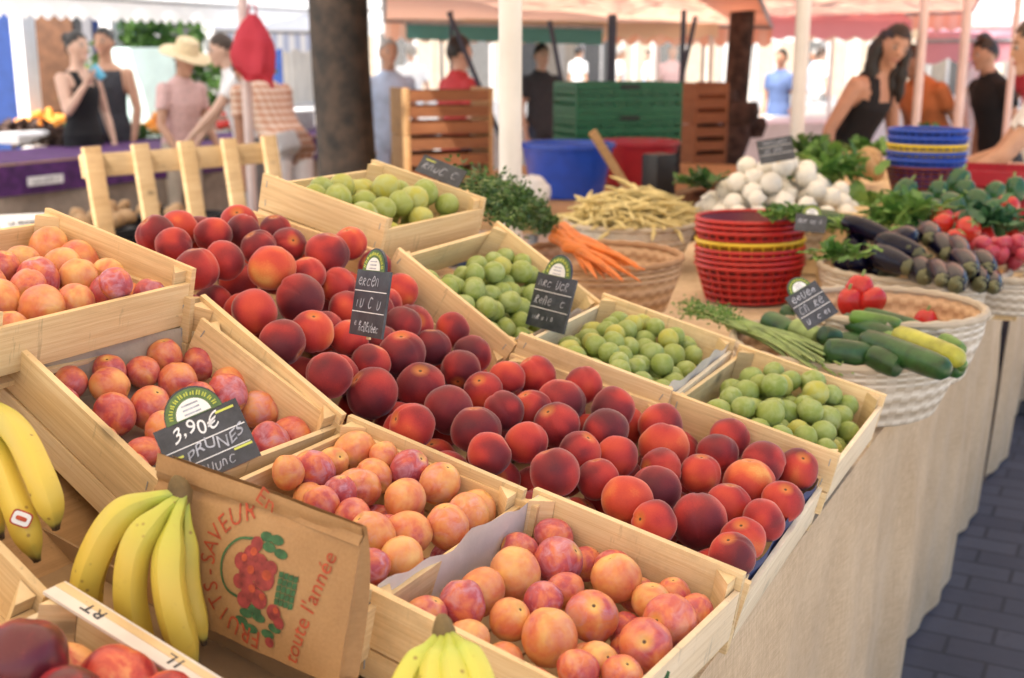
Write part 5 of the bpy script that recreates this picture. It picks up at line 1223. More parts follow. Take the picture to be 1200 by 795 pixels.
person('man in a tan checked shirt bending over the purple stall', gpos(335, d=8.3), fdir(-.75, .66), 1.74, lean=R(38), head=(0, R(20)), arms={'left': ((-.22, .22, 1.05), (-.2, .35, .85)), 'right': ((.22, .22, 1.05), (.22, .36, .85))}, skin='skin_tan', clothes=[('shirt', 'cloth_plaid', TEE, .012), ('apron', 'cloth_white', SHORTS, .012), ('trousers', 'cloth_jeans', lambda b_, t, q: b_ == 'shin' or (b_ == 'thigh' and t > .8), .008), shoes()], hair=('hair_dark', 'short'), wide=1.12)
# customer at the right picture edge reaching in
person('customer at the right picture edge with a bare arm stretched to the trays', gpos(1262, d=5.0), fdir(-.95, .3), 1.70, lean=R(12), arms={'left': ((-.26, .22, 1.20), (-.20, .46, 1.10)), 'right': ((.22, .22, 1.15), (.22, .46, 1.13))}, skin='skin', clothes=[('shirt', 'cloth_white', TEE, .010), ('trousers', 'cloth_jeans', TROUS, .008), shoes()], hair=('hair_brown', 'short'))
# shoppers and stallholders farther away
CW = [(455, 9.8, (.4, -.9), 'cloth_lightblue', 'cloth_lightblue', 'hair_grey', 'passer-by in a pale blue shirt beside the tree trunk', 0), (482, 17, (-.3, .9), 'cloth_white', 'cloth_beige', 'hair_grey', 'passer-by in white left of the wooden crates', 0), (537, 8.6, (.8, .5), 'cloth_red', 'cloth_jeans', 'hair_dark', 'person in a red shirt behind the wooden crates', 0), (634, 11.5, (.5, -.8), 'cloth_charcoal', 'cloth_jeans', 'hair_dark', 'stallholder in charcoal shirt and jeans right of the white post', 0),
      (726, 22, (1, 0), 'cloth_white', 'cloth_white', 'hair_grey', 'distant shopper in white over the green crates', 0), (760, 25, (-1, .2), 'cloth_lightblue', 'cloth_beige', 'hair_brown', 'distant shopper in pale blue over the red tub', 0), (788, 20, (.2, -1), 'cloth_pink', 'cloth_white', 'hair_grey', 'distant shopper in pale pink left of the bark-brown trunk', 0), (916, 15, (-.6, -.6), 'cloth_blue', 'cloth_blue', 'hair_dark', 'person in a navy shirt left of the second white post', 0), (962, 21, (.9, .3), 'cloth_white', 'cloth_grey', 'hair_brown', 'distant shopper in white between post and seller', 0),
      (955, 26, (-.9, .1), 'cloth_lightblue', 'cloth_white', 'hair_grey', 'distant shopper in light blue, smaller than the one in white beside', 0), (1105, 9.0, (-.8, -.5), 'cloth_orange', 'cloth_charcoal', 'hair_brown', 'bending person in an orange top between the pink posts', 28), (1180, 8.6, (-.9, -.2), 'cloth_black', 'cloth_black', 'hair_dark', 'person in dark clothes by the rightmost pink post', 14), (1150, 12, (.5, -.8), 'cloth_white', 'cloth_white', 'hair_dark', 'distant person in white between the two right posts', 0), (678, 24, (.7, .6), 'cloth_white', 'cloth_lightblue', 'hair_dark', 'distant walker in white above the blue tub', 0), (1222, 11, (-.6, -.6), 'cloth_red', 'cloth_charcoal', 'hair_dark', 'person in red beyond the right picture edge posts', 0)]
for px, d, f, c1, c2, hr, lb, ln in CW:
    person(lb, gpos(px, d=d), fdir(*f), rng.uniform(1.62, 1.80), lean=R(ln), skin=rng.choice(['skin', 'skin_tan', 'skin_pale']), clothes=[('shirt', c1, TEE, .012), ('trousers', c2, TROUS, .010), shoes()], hair=(hr, 'short'), vox=.018)

# ------------------------------------------------------------------ vendor side: posts, tubs, crates, trees
def post(px, py, d, r, label, mat, z1=2.75, z0=0, group='stall posts'):
    p = at(px, py, d=d); b = MB(); b.tube([(0, 0, z0), (0, 0, z1)], r, 16); b.tube([(0, 0, z0), (0, 0, z0+.03)], r*1.5, 16); o = b.build('stall_post', mat); o.location = (p.x, p.y, 0); tag(o, label, 'post', group)
post(598, 120, 3.15, .031, 'thick white post rising behind the carrot greens', 'pole_white'); post(938, 80, 5.85, .036, 'white post behind the onion heap, left of the seller', 'pole_white')
post(287, 60, 7.2, .030, 'pinkish post carrying the red bag', 'pole_pink', 2.9); post(1078, 80, 7.0, .026, 'pink post touching the seller, leftmost of three', 'pole_pink', 2.3); post(1127, 90, 7.3, .029, 'pink post in the middle of the three behind the blue baskets', 'pole_pink', 2.3); post(1185, 90, 7.6, .022, 'pink post nearest the right picture edge', 'pole_pink', 2.3)
post(717, 60, 9.5, .036, 'dark blue post above the green crates', 'pole_dark', 2.3); post(800, 60, 9.5, .022, 'thin dark post left of the bark-brown trunk', 'pole_dark', 2.3); post(529, 60, 9.6, .016, 'thin dark rod above the wooden crates', 'pole_dark', 2.3)
for (a, b_, d, l) in (((526, 15), (558, 92), 7.8, 'dark slanting strut left of the white post'), ((644, 25), (658, 95), 7.8, 'dark slanting strut right of the white post'), ((815, 20), (795, 110), 8.2, 'dark slanting strut leaning left over the orange crates')):
    p, q = at(*a, d=d), at(*b_, d=d); q2 = p+(q-p)*1.9; m = MB(); m.tube([V((0, 0, 0)), q2-p], .017, 8); o = m.build('strut', 'pole_dark'); o.location = p; tag(o, l, 'strut', 'slanting canopy struts')
def back_table(name, label, x0, x1, y0, y1, z, top='tan_board', skirt=None):
    t = empty(name, ((x0+x1)/2, (y0+y1)/2, 0)); tag(t, label, 'table'); w_, l = x1-x0, y1-y0
    b = MB(); b.box((0, 0, z-.018), (w_, l, .03)); b.build('table_top', top, t)
    for sx in (-1, 1):
        for sy in (-1, 1): b = MB(); b.tube([(sx*(w_/2-.06), sy*(l/2-.06), 0), (sx*(w_/2-.06), sy*(l/2-.06), z-.034)], .022, 8); b.build('table_leg', 'metal_grey', t)
    return t
BT = .88
back_table('packing_table', 'packing table behind the stall carrying tubs and crates', -3.55, -2.15, 4.3, 7.5, BT)
def tub(px, py, d, r, h, mat, label, z=BT+.003):
    c = at(px, py, d=d); b = MB(); n = 48
    b.lathe([(.001, .004), (r*.74, .004), (r*.97, h), (r*1.05, h), (r*1.05, h-.02), (r, h-.022), (r*.78, 0), (.001, 0)], n)
    for i, p in enumerate(b.v):
        k = i % n
        if p.z < h-.03 and i//n >= 5: b.v[i] = V((p.x*(1+.012*(k % 4 == 0)), p.y*(1+.012*(k % 4 == 0)), p.z))
    o = b.build('tub', mat); o.location = (c.x, c.y, z); tag(o, label, 'tub', 'plastic tubs')
tub(665, 215, 5.9, .225, .262, 'blue_plastic', 'round blue plastic tub on the packing table')
tub(747, 200, 6.45, .215, .235, 'tub_red', 'red plastic tub behind the blue one')
def slat_crate(name, c, x, w_, dp, hh, n, mat, label, tilt=0, side='tan_board', group='wooden slatted crates'):
    y = V((0, 0, 1)).cross(x).normalized(); t = empty(name, M=basis(V(c), x, y, V((0, 0, 1)))); tag(t, label, 'crate', group)
    for s in (-1, 1):
        b = MB()
        for i in range(n): b.box((0, s*(dp/2-.006), hh*(i+.5)/n), (w_-.05, .009, hh/n*.66))
        b.build('slatted_side', mat, t)
    for s in (-1, 1): b = MB(); b.box((s*(w_/2-.012), 0, hh/2), (.022, dp, hh), jig=.001); b.build('end_board', side, t, bevel=.002)
    b = MB(); b.box((0, 0, .008), (w_-.05, dp-.024, .01)); b.build('crate_floor', mat, t)
xw = V((RT.x, RT.y, 0)).normalized(); xw = (Matrix.Rotation(R(22), 4, 'Z') @ xw)
p = at(518, 190, d=6.6)
slat_crate('slatted_crate', (p.x, p.y, BT+.002), xw, .50, .30, .26, 3, 'orange_wood', 'orange wooden slatted crate with a pale end board, lower of two by the white post')
slat_crate('slatted_crate', (p.x, p.y, BT+.265), xw, .50, .30, .25, 3, 'orange_wood', 'orange wooden slatted crate stacked on top of the other by the white post')
p = at(815, 150, d=8.0)
for i in range(4): slat_crate('slatted_crate', (p.x, p.y, .30+i*.275), xw, .26, .40, .27, 3, 'orange_wood', ['lowest', 'second', 'third', 'topmost'][i]+' orange crate of the stack left of the bark-brown trunk', side='orange_wood')
b = MB(); b.box((0, 0, .147), (.30, .45, .29)); o = b.build('wooden_block', 'tan_board', bevel=.004); o.location = (p.x, p.y, 0); o.rotation_euler = (0, 0, .2); tag(o, 'wooden block under the orange crate stack', 'block')
def plastic_crate(c, w_, dp, hh, mat, label, rz):
    t = empty('plastic_crate', c, rz); tag(t, label, 'crate', 'stacked plastic crates'); b = MB(); k = 9
    for s in (-1, 1):
        for z, h_ in ((.02, .04), (hh*.45, .028), (hh*.70, .020), (hh-.018, .036)): b.box((0, s*(dp/2-.006), z), (w_, .012, h_)); b.box((s*(w_/2-.006), 0, z), (.012, dp-.026, h_))
        for i in range(k): b.box((-(w_/2-.01)+(w_-.02)*i/(k-1), s*(dp/2-.007), hh/2), (.018, .009, hh-.02))
        for i in range(6): b.box((s*(w_/2-.007), -(dp/2-.03)+(dp-.06)*i/5, hh/2), (.009, .018, hh-.02))
    b.box((0, 0, .006), (w_-.03, dp-.03, .008))
    for s in (-1, 1): b.box((0, s*(dp/2-.016), hh*.42), (w_-.06, .004, hh*.80)); b.box((s*(w_/2-.016), 0, hh*.42), (.004, dp-.07, hh*.80))
    b.build('crate_shell', mat, t)
    h_ = MB(); h_.box((0, -(dp/2+.002), hh*.86), (.12, .004, .022)); h_.build('handle_slot', 'black_plastic', t)
gz = math.atan2(xw.y, xw.x)
p = at(722, 165, d=7.1)
for i, (m, l) in enumerate((('black_plastic', 'black plastic crate at the bottom under the green ones'), ('green_plastic', 'lower green plastic crate behind the tubs'), ('green_plastic', 'upper green plastic crate behind the tubs'))): plastic_crate((p.x, p.y, BT+.003+i*.178), .66, .42, .176, m, l, gz-.1)
p = at(772, 205, d=5.6); b = MB(); b.box((0, 0, .115), (.13, .10, .23)); o = b.build('black_box', 'black_plastic', bevel=.006); o.location = (p.x, p.y, BT+.002); o.rotation_euler = (0, R(0), gz+.3); tag(o, 'upright black box on the packing table right of the tubs', 'box')
p = at(622, 232, d=5.2); b = MB(); b.ball((0, 0, .085), .085, 24, sc=(1, .8, 1))
for i, q in enumerate(b.v): b.v[i] = V((q.x, q.y, max(0, q.z)))*(1+.16*noise.noise(q*24)+.10*noise.noise(q*55))
o = b.build('carrier_bag', 'white_bag'); o.location = (p.x, p.y, BT+.002); tag(o, 'crumpled white plastic bag at the foot of the white post', 'bag')
b = MB(); b.box((0, 0, 0), (.035, .02, .42)); o = b.build('wooden_stick', 'tan_board'); o.location = at(722, 215, d=5.2); o.rotation_euler = (0, R(-35), gz); o.location.z = max(o.location.z, BT+.19); tag(o, 'wooden stick slanting between blue tub and black box', 'stick')
# red bag on the post
p = at(297, 48, d=7.05); b = MB()
def rb(u, v):
    a = 2*pi*u; z = .155-.37*v; r = (.024+.100*min(1, v*2.3)**.75+.012*v)*(1+.16*noise.noise(V((cos(2*pi*u)*1.6, sin(2*pi*u)*1.6, v*3.2))))*(1+.13*sin(a*3+v*4)+.09*sin(a*7+v*2)*v)*(1-.12*max(0, v-.85)/.15)
    return (r*cos(a)*1.05, r*sin(a)*.55, z-(.05*sin(a+.6)+.02*sin(a*3))*v)
b.grid(rb, 36, 20); k = len(b.v); b.tube([(-.03, 0, .15), (-.012, 0, .22), (.02, 0, .22), (.035, 0, .15)], .006, 6)
o = b.build('hanging_bag', 'red_bag'); o.location = p; tag(o, 'bright red cloth bag hanging from the pinkish post', 'bag')
# trees
def tree(px, d, r, label, mat, seed, crown_z=5.2, cr=2.2, hangers=False):
    r_ = random.Random(seed); g = gpos(px, d=d); t = empty('plane_tree', (g[0], g[1], 0)); tag(t, label, 'tree', 'trees of the square'); b = MB(); n = 26
    m = 60; k = 22
    for i in range(m+1):
        z = 4.6*i/m; rr = r*(1.12-.035*z+.45*math.exp(-z/.18))
        for j in range(k):
            a = 2*pi*j/k; q = rr*(1+.05*noise.noise(V((cos(a)*2.2, sin(a)*2.2, z*1.3)))+.035*noise.noise(V((cos(a)*7, sin(a)*7, z*3)))); b.v.append(V((q*cos(a)+.035*sin(z*1.1+seed), q*sin(a), z)))
    for i in range(m):
        for j in range(k): b.face((i*k+j, i*k+(j+1) % k, (i+1)*k+(j+1) % k, (i+1)*k+j))
    ends = []
    for i in range(6):
        a = i*1.05+r_.random(); e = V((cos(a)*cr*.6, sin(a)*cr*.6, crown_z+r_.uniform(-.2, .9))); pts = bezier([(.0, 0, 4.2), (cos(a)*cr*.2, sin(a)*cr*.2, 4.75), e], 8); b.tube(pts, [r*.5*(1-.75*j/8) for j in range(9)], 8); ends.append(e)
    b.build('trunk', mat, t)
    c = MB()
    for i in range(2600):
        e = r_.choice(ends); p = e+V((r_.gauss(0, cr*.32), r_.gauss(0, cr*.32), r_.gauss(.2, cr*.2))); d_ = V((r_.gauss(0, 1), r_.gauss(0, 1), r_.gauss(0, .6))).normalized()*.12; w_ = d_.cross(V((r_.gauss(0, 1), r_.gauss(0, 1), r_.gauss(0, 1)))).normalized()*.055
        q = len(c.v); c.v += [p, p+d_*.5+w_, p+d_, p+d_*.5-w_]; c.face((q, q+1, q+2, q+3))
    c.build('crown', 'tree_leaf', t, smooth=False); return t
tree(403, 6.2, .142, 'dark bark-covered trunk left of the wooden crates', 'bark', 2)
tree(864, 10, .095, 'bark-brown trunk right of the orange crate stack', 'bark_warm', 5)
for i, (px, py, d, s) in enumerate(((848, 120, 9.6, .16), (872, 135, 9.5, .17), (858, 165, 9.4, .2), (884, 150, 9.7, .14))):
    c = at(px, py, d=d); b = MB(); b.lathe([(.001, -.6*s), (s*.5, -.55*s), (s*.72, .1*s), (s*.62, .6*s), (s*.56, .58*s), (s*.6, .1*s), (.001, -.5*s)], 20); o = b.build('wicker_pannier', 'bark_warm'); o.location = c; tag(o, ['small dark wicker pannier high on the brown trunk', 'dark wicker pannier right of the brown trunk', 'largest dark wicker pannier at the foot of the trunk', 'dark wicker pannier at the right of the hanging group'][i], 'basket', 'dark panniers tied to the brown trunk')

# slatted rack behind the peaches
A0, A1 = at(97, 180, d=4.3), at(322, 156, d=4.95)
X = (A1-A0); L = X.length; X.normalize(); Z_ = V((0, 0, 1)); X = V((X.x, X.y, 0)).normalized(); Yv = Z_.cross(X)
Z_ = (Z_+Yv*.16).normalized(); Yv = Z_.cross(X)
t = empty('slatted_rack', M=basis((A0+A1)/2-Z_*((A0+A1)/2).z/Z_.z, X, Yv, Z_)); tag(t, 'pale wooden rack of upright slats leaning behind the peach crates', 'rack')
zt = A0.z/Z_.z
for i in range(5):
    b = MB(); x = -L/2+.035+(L-.07)*i/4; b.box((x, 0, zt/2+.012), (.068, .022, zt+.02), jig=.001); b.build('slat', 'rack_wood', t, bevel=.002)
for z in (zt-.045, zt-.62): b = MB(); b.box((0, .024, z), (L, .022, .085)); b.build('rail', 'rack_wood', t, bevel=.002)

# ------------------------------------------------------------------ left stall across the aisle
LX0, LX1, LY0, LY1, LZ = -7.75, -6.75, 3.6, 11.0, .86
t = back_table('stall_table', 'long market table with purple cloth across the aisle', LX0, LX1, LY0, LY1, LZ)
b = MB()
def pc(u, v):
    y = LY0+(LY1-LY0)*u; s = v*(1.0+.22)
    if s < 1.0: return (LX0+s, y, LZ+.004+.008*noise.noise(V((y*4, s*4, 0))))
    w_ = (s-1.0); return (LX1+.006+.012*sin(y*9)*min(1, w_*6), y, LZ-w_)
b.grid(pc, 160, 24); o = b.build('purple_cloth', 'purple_cloth'); tag(o, 'dark purple cloth over the table across the aisle', 'tablecloth')
b = MB(); b.grid(lambda u, v: (LX1-.03+.015*sin(u*60), LY0+(LY1-LY0)*u, LZ-.20-.42*v), 120, 4); o = b.build('pale_skirt', 'band_cloth'); tag(o, 'pale beige cloth band below the purple cloth', 'cloth')
for i in range(9):
    y = LY0+.5+i*.78; plastic_crate((LX1-.35, y, .004), .6, .45, .30, 'black_plastic', 'black crate stored under the purple-clothed table', R(90))
for i in range(30):
    pp = V((LX1-.30+rng.uniform(-.2, .2), LY0+.4+rng.uniform(0, 6.8), .30+rng.uniform(.0, .05))); o = link('potato', PB); o.location = pp; o.scale = (.05,)*3; o.rotation_euler = (rng.random()*3, rng.random()*3, 0); tag(o, 'brown potato in the black crates under the purple table', 'potato', 'potatoes under the purple table')
def on_left(px, py, z): return at(px, py, z=z)
OR = MB(); OR.ball((0, 0, 0), 1, 14); OR = OR.mesh('orange', 'orange_skin')
def pile(mesh, name, cx, cy, rad, n, r, z, label, cat, group, hgt=.5):
    k = 0; pts = []; tries = 0
    while len(pts) < n and tries < 4000:
        tries += 1; q = math.sqrt(rng.random()); a = rng.uniform(0, 2*pi); p = V((cx+q*rad*cos(a), cy+q*rad*sin(a), z+r+rng.random()*(1-q)*rad*hgt))
        if all((p-s).length > r*1.75 for s in pts): pts.append(p)
    for p in pts:
        o = link(name, mesh); o.location = p; o.scale = (r, r, r); o.rotation_euler = (rng.random()*3, rng.random()*3, 0); tag(o, label, cat, group)
p = on_left(55, 140, LZ+.08); pile(OR, 'orange', p.x, p.y, .30, 34, .04, LZ+.01, 'bright orange in the pile at the left end of the purple table', 'orange', 'oranges at the left end of the purple table')
p = on_left(185, 150, LZ+.06); pile(OR, 'orange', p.x, p.y, .24, 22, .042, LZ+.01, 'orange in the pile before the woman in the straw hat', 'orange', 'oranges before the straw-hatted woman')
TOM = MB(); TOM.ball((0, 0, 0), 1, 12); TOM = TOM.mesh('tomato', 'tomato_skin')
p = on_left(245, 138, LZ+.12)
wicker_basket(V((p.x, p.y, LZ+.004)), .22, .13, 'grey basket of tomatoes on the purple table', 'pale_wicker', .85)
pile(TOM, 'tomato', p.x, p.y, .19, 22, .036, LZ+.10, 'red tomato in the grey basket on the purple table', 'tomato', 'tomatoes in the grey basket')
for i, (px, py, l) in enumerate(((100, 146, 'herb bunch on the purple table left of the charcoal dress'), (128, 140, 'herb bunch on the purple table before the charcoal dress'), (75, 158, 'drooping herb bunch at the left of the purple table'), (150, 152, 'low herb bunch beside the oranges on the purple table'))):
    p = on_left(px, py, LZ+.08); leafy('herb_bunch', l, V((p.x, p.y, LZ+.01)), .26, 60, ['herb_green', 'dark_leaf', 'bark_warm', 'herb_green'][i], 20+i, group='herbs on the purple table')
p = on_left(285, 146, LZ+.06); pile(TOM, 'tomato', p.x, p.y, .26, 26, .040, LZ+.01, 'red tomato in the loose pile right of the grey basket', 'tomato', 'tomatoes right of the grey basket')
p = on_left(20, 150, LZ+.10); leafy('herb_bunch', 'brown dried bunch at the near end of the purple table', V((p.x, p.y, LZ+.01)), .30, 60, 'bark_warm', 41, group='herbs on the purple table')
p = on_left(222, 158, LZ+.05); leafy('herb_bunch', 'green herb bunch before the grey basket on the purple table', V((p.x, p.y, LZ+.01)), .20, 60, 'herb_green', 42, group='herbs on the purple table')
p = on_left(115, 158, LZ+.05); leafy('herb_bunch', 'dull brown herb bunch lying at the purple table edge', V((p.x, p.y, LZ+.01)), .24, 60, 'bark_warm', 43, group='herbs on the purple table')
p = on_left(330, 148, LZ+.05); b = MB(); b.box((0, 0, .09), (.42, .5, .18)); o = b.build('grey_box', 'metal_grey', bevel=.01); o.location = (p.x, p.y, LZ+.012); tag(o, 'grey box at the far end of the purple table', 'box')
p = on_left(38, 160, LZ+.05); b = MB(); b.box((0, 0, .035), (.5, .7, .07)); o = b.build('white_tray', 'sign_white', bevel=.01); o.location = (p.x, p.y, LZ+.012); tag(o, 'white tray at the near end of the purple table', 'tray')
b = MB(); b.box((0, 0, .0), (.30, .012, .06)); p = at(45, 198, d=8.2); o = b.build('name_plate', 'sign_white'); o.location = (LX1+.045, p.y, LZ-.13); o.rotation_euler = (0, 0, R(90)); tag(o, 'small pale name plate on the purple cloth', 'sign')
b = MB(); scrib(b, -.11, -.015, .22, .03, random.Random(3), 0, .004, 0); 
q = b.build('plate_marks', 'metal_grey', o, M=Matrix.Rotation(R(90), 4, 'X') @ Matrix.Translation((0, 0, .007)))
# small white sign low at the left
p = at(30, 261, d=3.9); t = empty('white_sign', M=basis(p, xw, V((0, 0, 1)), xw.cross(V((0, 0, 1))))); tag(t, 'white lettered sign low between the rack and the orange plums', 'sign')
b = MB(); b.box((0, 0, 0), (.16, .055, .006)); b.build('board', 'sign_white', t); b = MB(); b.tube([(0, -.03, -.006), (0, -p.z, -.006)], .01, 6); b.build('sign_stake', 'tan_board', t)
link('lettering', text_mesh('LA PRIMEUR', .020, 'print_dark', .0005), t, Matrix.Translation((0, 0, .004)))
# low shelf of brown goods behind the rack
back_table('low_bench', 'low dark bench behind the slatted rack', -5.5, -4.5, 2.6, 5.4, .45, 'dark_stuff')
for i in range(7): plastic_crate((-5.0, 2.85+i*.39, .452), .36, .6, .22, 'black_plastic', 'black crate standing on the low dark bench', 1.57)
for i in range(60):
    o = link('potato', PB); o.location = (-5.0+rng.uniform(-.24, .24), 2.75+rng.uniform(0, 2.5), .66+rng.uniform(0, .06)); s = rng.uniform(.035, .055); o.scale = (s, s, s); o.rotation_euler = (rng.random()*3, rng.random()*3, 0); tag(o, 'earthy tuber in the black crates on the low bench', 'tuber', 'tubers on the low bench')

# ------------------------------------------------------------------ canopies
def canopy(name, label, c4, mat, valance=None, vmat=None, sag=.06, group='stall canopies', seg=.16, beams=True, scallop=.05, posts=False):
    """cloth roof between four corners (front left, front right, back right, back left); valances hang from named edges"""
    a, b_, c, d = [V(q) for q in c4]; org = (a+b_+c+d)/4; t = empty(name, org); tag(t, label, 'canopy', group); m = MB()
    def P(u, v): return (a*(1-u)+b_*u)*(1-v)+(d*(1-u)+c*u)*v-V((0, 0, sag*sin(pi*u)*sin(pi*v)*(1+.3*sin(u*23))))-org
    m.grid(P, 30, 20); m.build('roof_cloth', mat, t)
    E_ = {'front': (a, b_), 'back': (d, c), 'left': (a, d), 'right': (b_, c)}
    for e in (valance or ()):
        p, q = E_[e]; L = (q-p).length; n = max(8, int(L/seg)*8); m = MB()
        def Vf(u, v): 
            x = u*L/seg; s = .17-.0+scallop*abs(sin(pi*x)); off = (q-p).normalized().cross(V((0, 0, 1)))*(.012*sin(x*2.1)*v)
            return p+(q-p)*u-V((0, 0, s*v))+off-org
        m.grid(Vf, n, 4); m.build('valance', vmat or mat, t)
    if beams:
        for e in E_.values():
            m = MB(); m.tube([e[0]-org-V((0, 0, .02)), e[1]-org-V((0, 0, .02))], .018, 8); m.build('beam', 'metal_grey', t)
    return t
canopy('stall_canopy', 'cream canopy spread over the near fruit stall', [(-3.3, -4.0, 2.62), (.62, -4.0, 2.62), (.62, 5.75, 2.62), (-3.3, 5.75, 2.62)], 'canopy_cream')
canopy('stall_canopy', 'salmon canopy over the farther part of the stall', [(-2.35, 5.8, 2.60), (.62, 5.8, 2.60), (.62, 10.2, 2.60), (-2.35, 10.2, 2.60)], 'canopy_salmon')
canopy('stall_canopy', 'big salmon striped canopy behind the white post', [at(450, -50, d=5.0), at(860, -80, d=5.0), at(905, 30, d=12.2), at(450, 22, d=11.4)], 'canopy_salmon', ('back',), 'canopy_salmon', sag=.05)
canopy('stall_canopy', 'salmon canopy between the second white post and the pink ones', [at(800, -40, d=7.4), at(1180, -66, d=7.4), at(1140, 12, d=13), at(870, 22, d=13)], 'canopy_salmon', ('back',), 'canopy_salmon', sag=.04)
canopy('stall_canopy', 'white canopy with scalloped edge over the purple stall', [(-4.3, 1.0, 2.56), (-4.3, 11.5, 2.56), (-8.6, 12.2, 2.10), (-8.6, 1.0, 2.10)], 'canopy_white', ('back',), 'canopy_white', seg=.13)
canopy('stall_canopy', 'blue striped awning behind the bending man', [at(250, 18, d=13.5), at(400, 16, d=13.5), at(400, 36, d=11.8), at(252, 34, d=11.8)], 'canopy_blue_stripe', ('back',), 'canopy_blue_stripe')
canopy('stall_canopy', 'green awning edge between the struts behind the white post', [at(476, 24, d=11), at(706, 30, d=10.6), at(706, 38, d=12.6), at(476, 32, d=12.8)], 'teal_cloth', ('front',), 'teal_cloth', scallop=.0)
canopy('stall_canopy', 'pink canopy with wavy edge behind the pink posts', [at(1075, 46, d=11), at(1270, 44, d=10.6), at(1270, 30, d=13.5), at(1085, 34, d=13.8)], 'canopy_pink', ('front',), 'canopy_pink', seg=.28, scallop=.06)
def far_stall(px, d, w_, dep, z, mat, label, rot=0):
    g = gpos(px, d=d); c = V((g[0], g[1], 0)); t = empty('market_stall', c, math.atan2(R2.y, R2.x)+rot); tag(t, label, 'stall', 'distant market stalls')
    m = MB(); m.grid(lambda u, v: ((u-.5)*w_, (v-.5)*dep, z+.35*(1-abs(2*v-1))-.04*sin(pi*u)), 12, 12); m.build('roof_cloth', mat, t)
    m = MB(); n = int(w_/.25)*6; m.grid(lambda u, v: ((u-.5)*w_, -dep/2, z-v*(.16+.05*abs(sin(u*pi*w_/.25)))), n, 3); m.build('valance', mat, t)
    for sx in (-1, 1):
        for sy in (-1, 1): m = MB(); m.tube([(sx*(w_/2-.05), sy*(dep/2-.05), 0), (sx*(w_/2-.05), sy*(dep/2-.05), z)], .025, 8); m.build('pole', 'pole_white', t)
    m = MB(); m.box((0, 0, .42), (w_*.9, dep*.5, .84)); m.build('counter', 'cloth_white' if mat != 'canopy_salmon' else 'cloth_beige', t)
for px, d, w_, mat, l in ((455, 17, 3.4, 'canopy_white', 'distant white stall right of the dark trunk'), (590, 20, 3.6, 'canopy_white', 'distant white stall straight behind the white post'), (735, 19, 3.6, 'canopy_white', 'distant white stall above the green crates'), (860, 23, 4.2, 'canopy_white', 'distant white stall behind the brown trunk'), (985, 19, 3.6, 'canopy_white', 'distant white stall left of the seller head'), (1130, 21, 3.6, 'canopy_white', 'distant white stall above the blue baskets'), (300, 19, 3.4, 'canopy_white', 'distant white stall behind the red bag'), (1250, 18, 3.4, 'canopy_white', 'distant white stall at the right edge')):
    far_stall(px, d, w_, 2.6, 2.05, mat, l)
for px, d, w_, mat, l in ((668, 12.5, 2.6, 'canopy_cream', 'cream roofed stall in the middle distance above the blue tub'), (905, 13.5, 2.4, 'canopy_pink', 'pink roofed stall in the middle distance by the navy shirt'), (1010, 15, 2.6, 'canopy_cream', 'cream roofed stall in the middle distance behind the seller')):
    far_stall(px, d, w_, 1.8, 1.95, mat, l, rot=.2)
for px, d, l in ((1180, 14.5, 'white parasol beyond the pink canopy'), (1080, 17, 'white parasol above the seller')):
    g = gpos(px, d=d); t = empty('parasol', (g[0], g[1], 0)); tag(t, l, 'parasol', 'white parasols'); m = MB(); m.tube([(0, 0, 0), (0, 0, 2.6)], .025, 8); m.build('pole', 'pole_white', t); m = MB(); m.lathe([(.01, 2.62), (.8, 2.34), (1.5, 2.02), (1.49, 1.90)], 8); m.build('canopy', 'canopy_white', t, smooth=False)

# ------------------------------------------------------------------ square, buildings, far trees
g = MB(); g.grid(lambda u, v: ((u-.5)*400, (v-.5)*400, 0), 4, 4); struct(g.build('ground', 'gravel_plaza'))
g = MB(); g.grid(lambda u, v: (-3.0+4.15*u, -8+34*v, .004), 4, 4); struct(g.build('pavement', 'paving'))
def house(px, d, w_, h, dep, mat, label, floors, cols, shutters='door_blue', rot=0):
    gp = gpos(px, d=d); t = empty('building', (gp[0], gp[1], 0), math.atan2(R2.y, R2.x)+rot); tag(t, label, 'building', 'buildings round the square')
    b = MB(); b.box((0, dep/2, h/2), (w_, dep, h)); b.build('wall', mat, t); b = MB(); b.box((0, dep/2-.15, h+.12), (w_+.5, dep+.5, .24)); b.build('roof', 'roof_grey', t)
    fh = h/floors
    for f in range(floors):
        for c in range(cols):
            x = -w_/2+w_*(c+.5)/cols; z = f*fh+(fh*.52 if f else 1.25); hh = 1.5 if f else 2.3
            b = MB(); b.box((0, -.03, 0), (1.25, .06, hh+.2)); fr = b.build('window' if f else 'door', 'sign_white', t); fr.location = (x, 0, z)
            b = MB(); b.box((0, -.065, 0), (1.0, .012, hh)); b.build('pane', 'window_glass', fr)
            for s in (-1, 1): b = MB(); b.box((s*.92, -.03, 0), (.55, .05, hh+.1)); b.build('shutter', shutters, fr)
house(60, 17, 6.4, 7, 8, 'pale_wall', 'pale house with blue doors behind the drinking women', 2, 3, 'door_blue')
house(-230, 15, 4, 7, 8, 'brown_panel', 'brown house at the far left beyond the frame', 2, 2)
house(330, 36, 14, 10, 10, 'pale_wall', 'pale wide house far behind the red bag', 3, 6, 'cloth_beige'); house(700, 44, 24, 11, 10, 'pale_wall', 'long pale house far behind the green crates', 3, 9, 'cloth_beige'); house(1210, 48, 20, 10, 10, 'pale_wall', 'pale house far behind the parasols', 3, 7, 'cloth_beige')
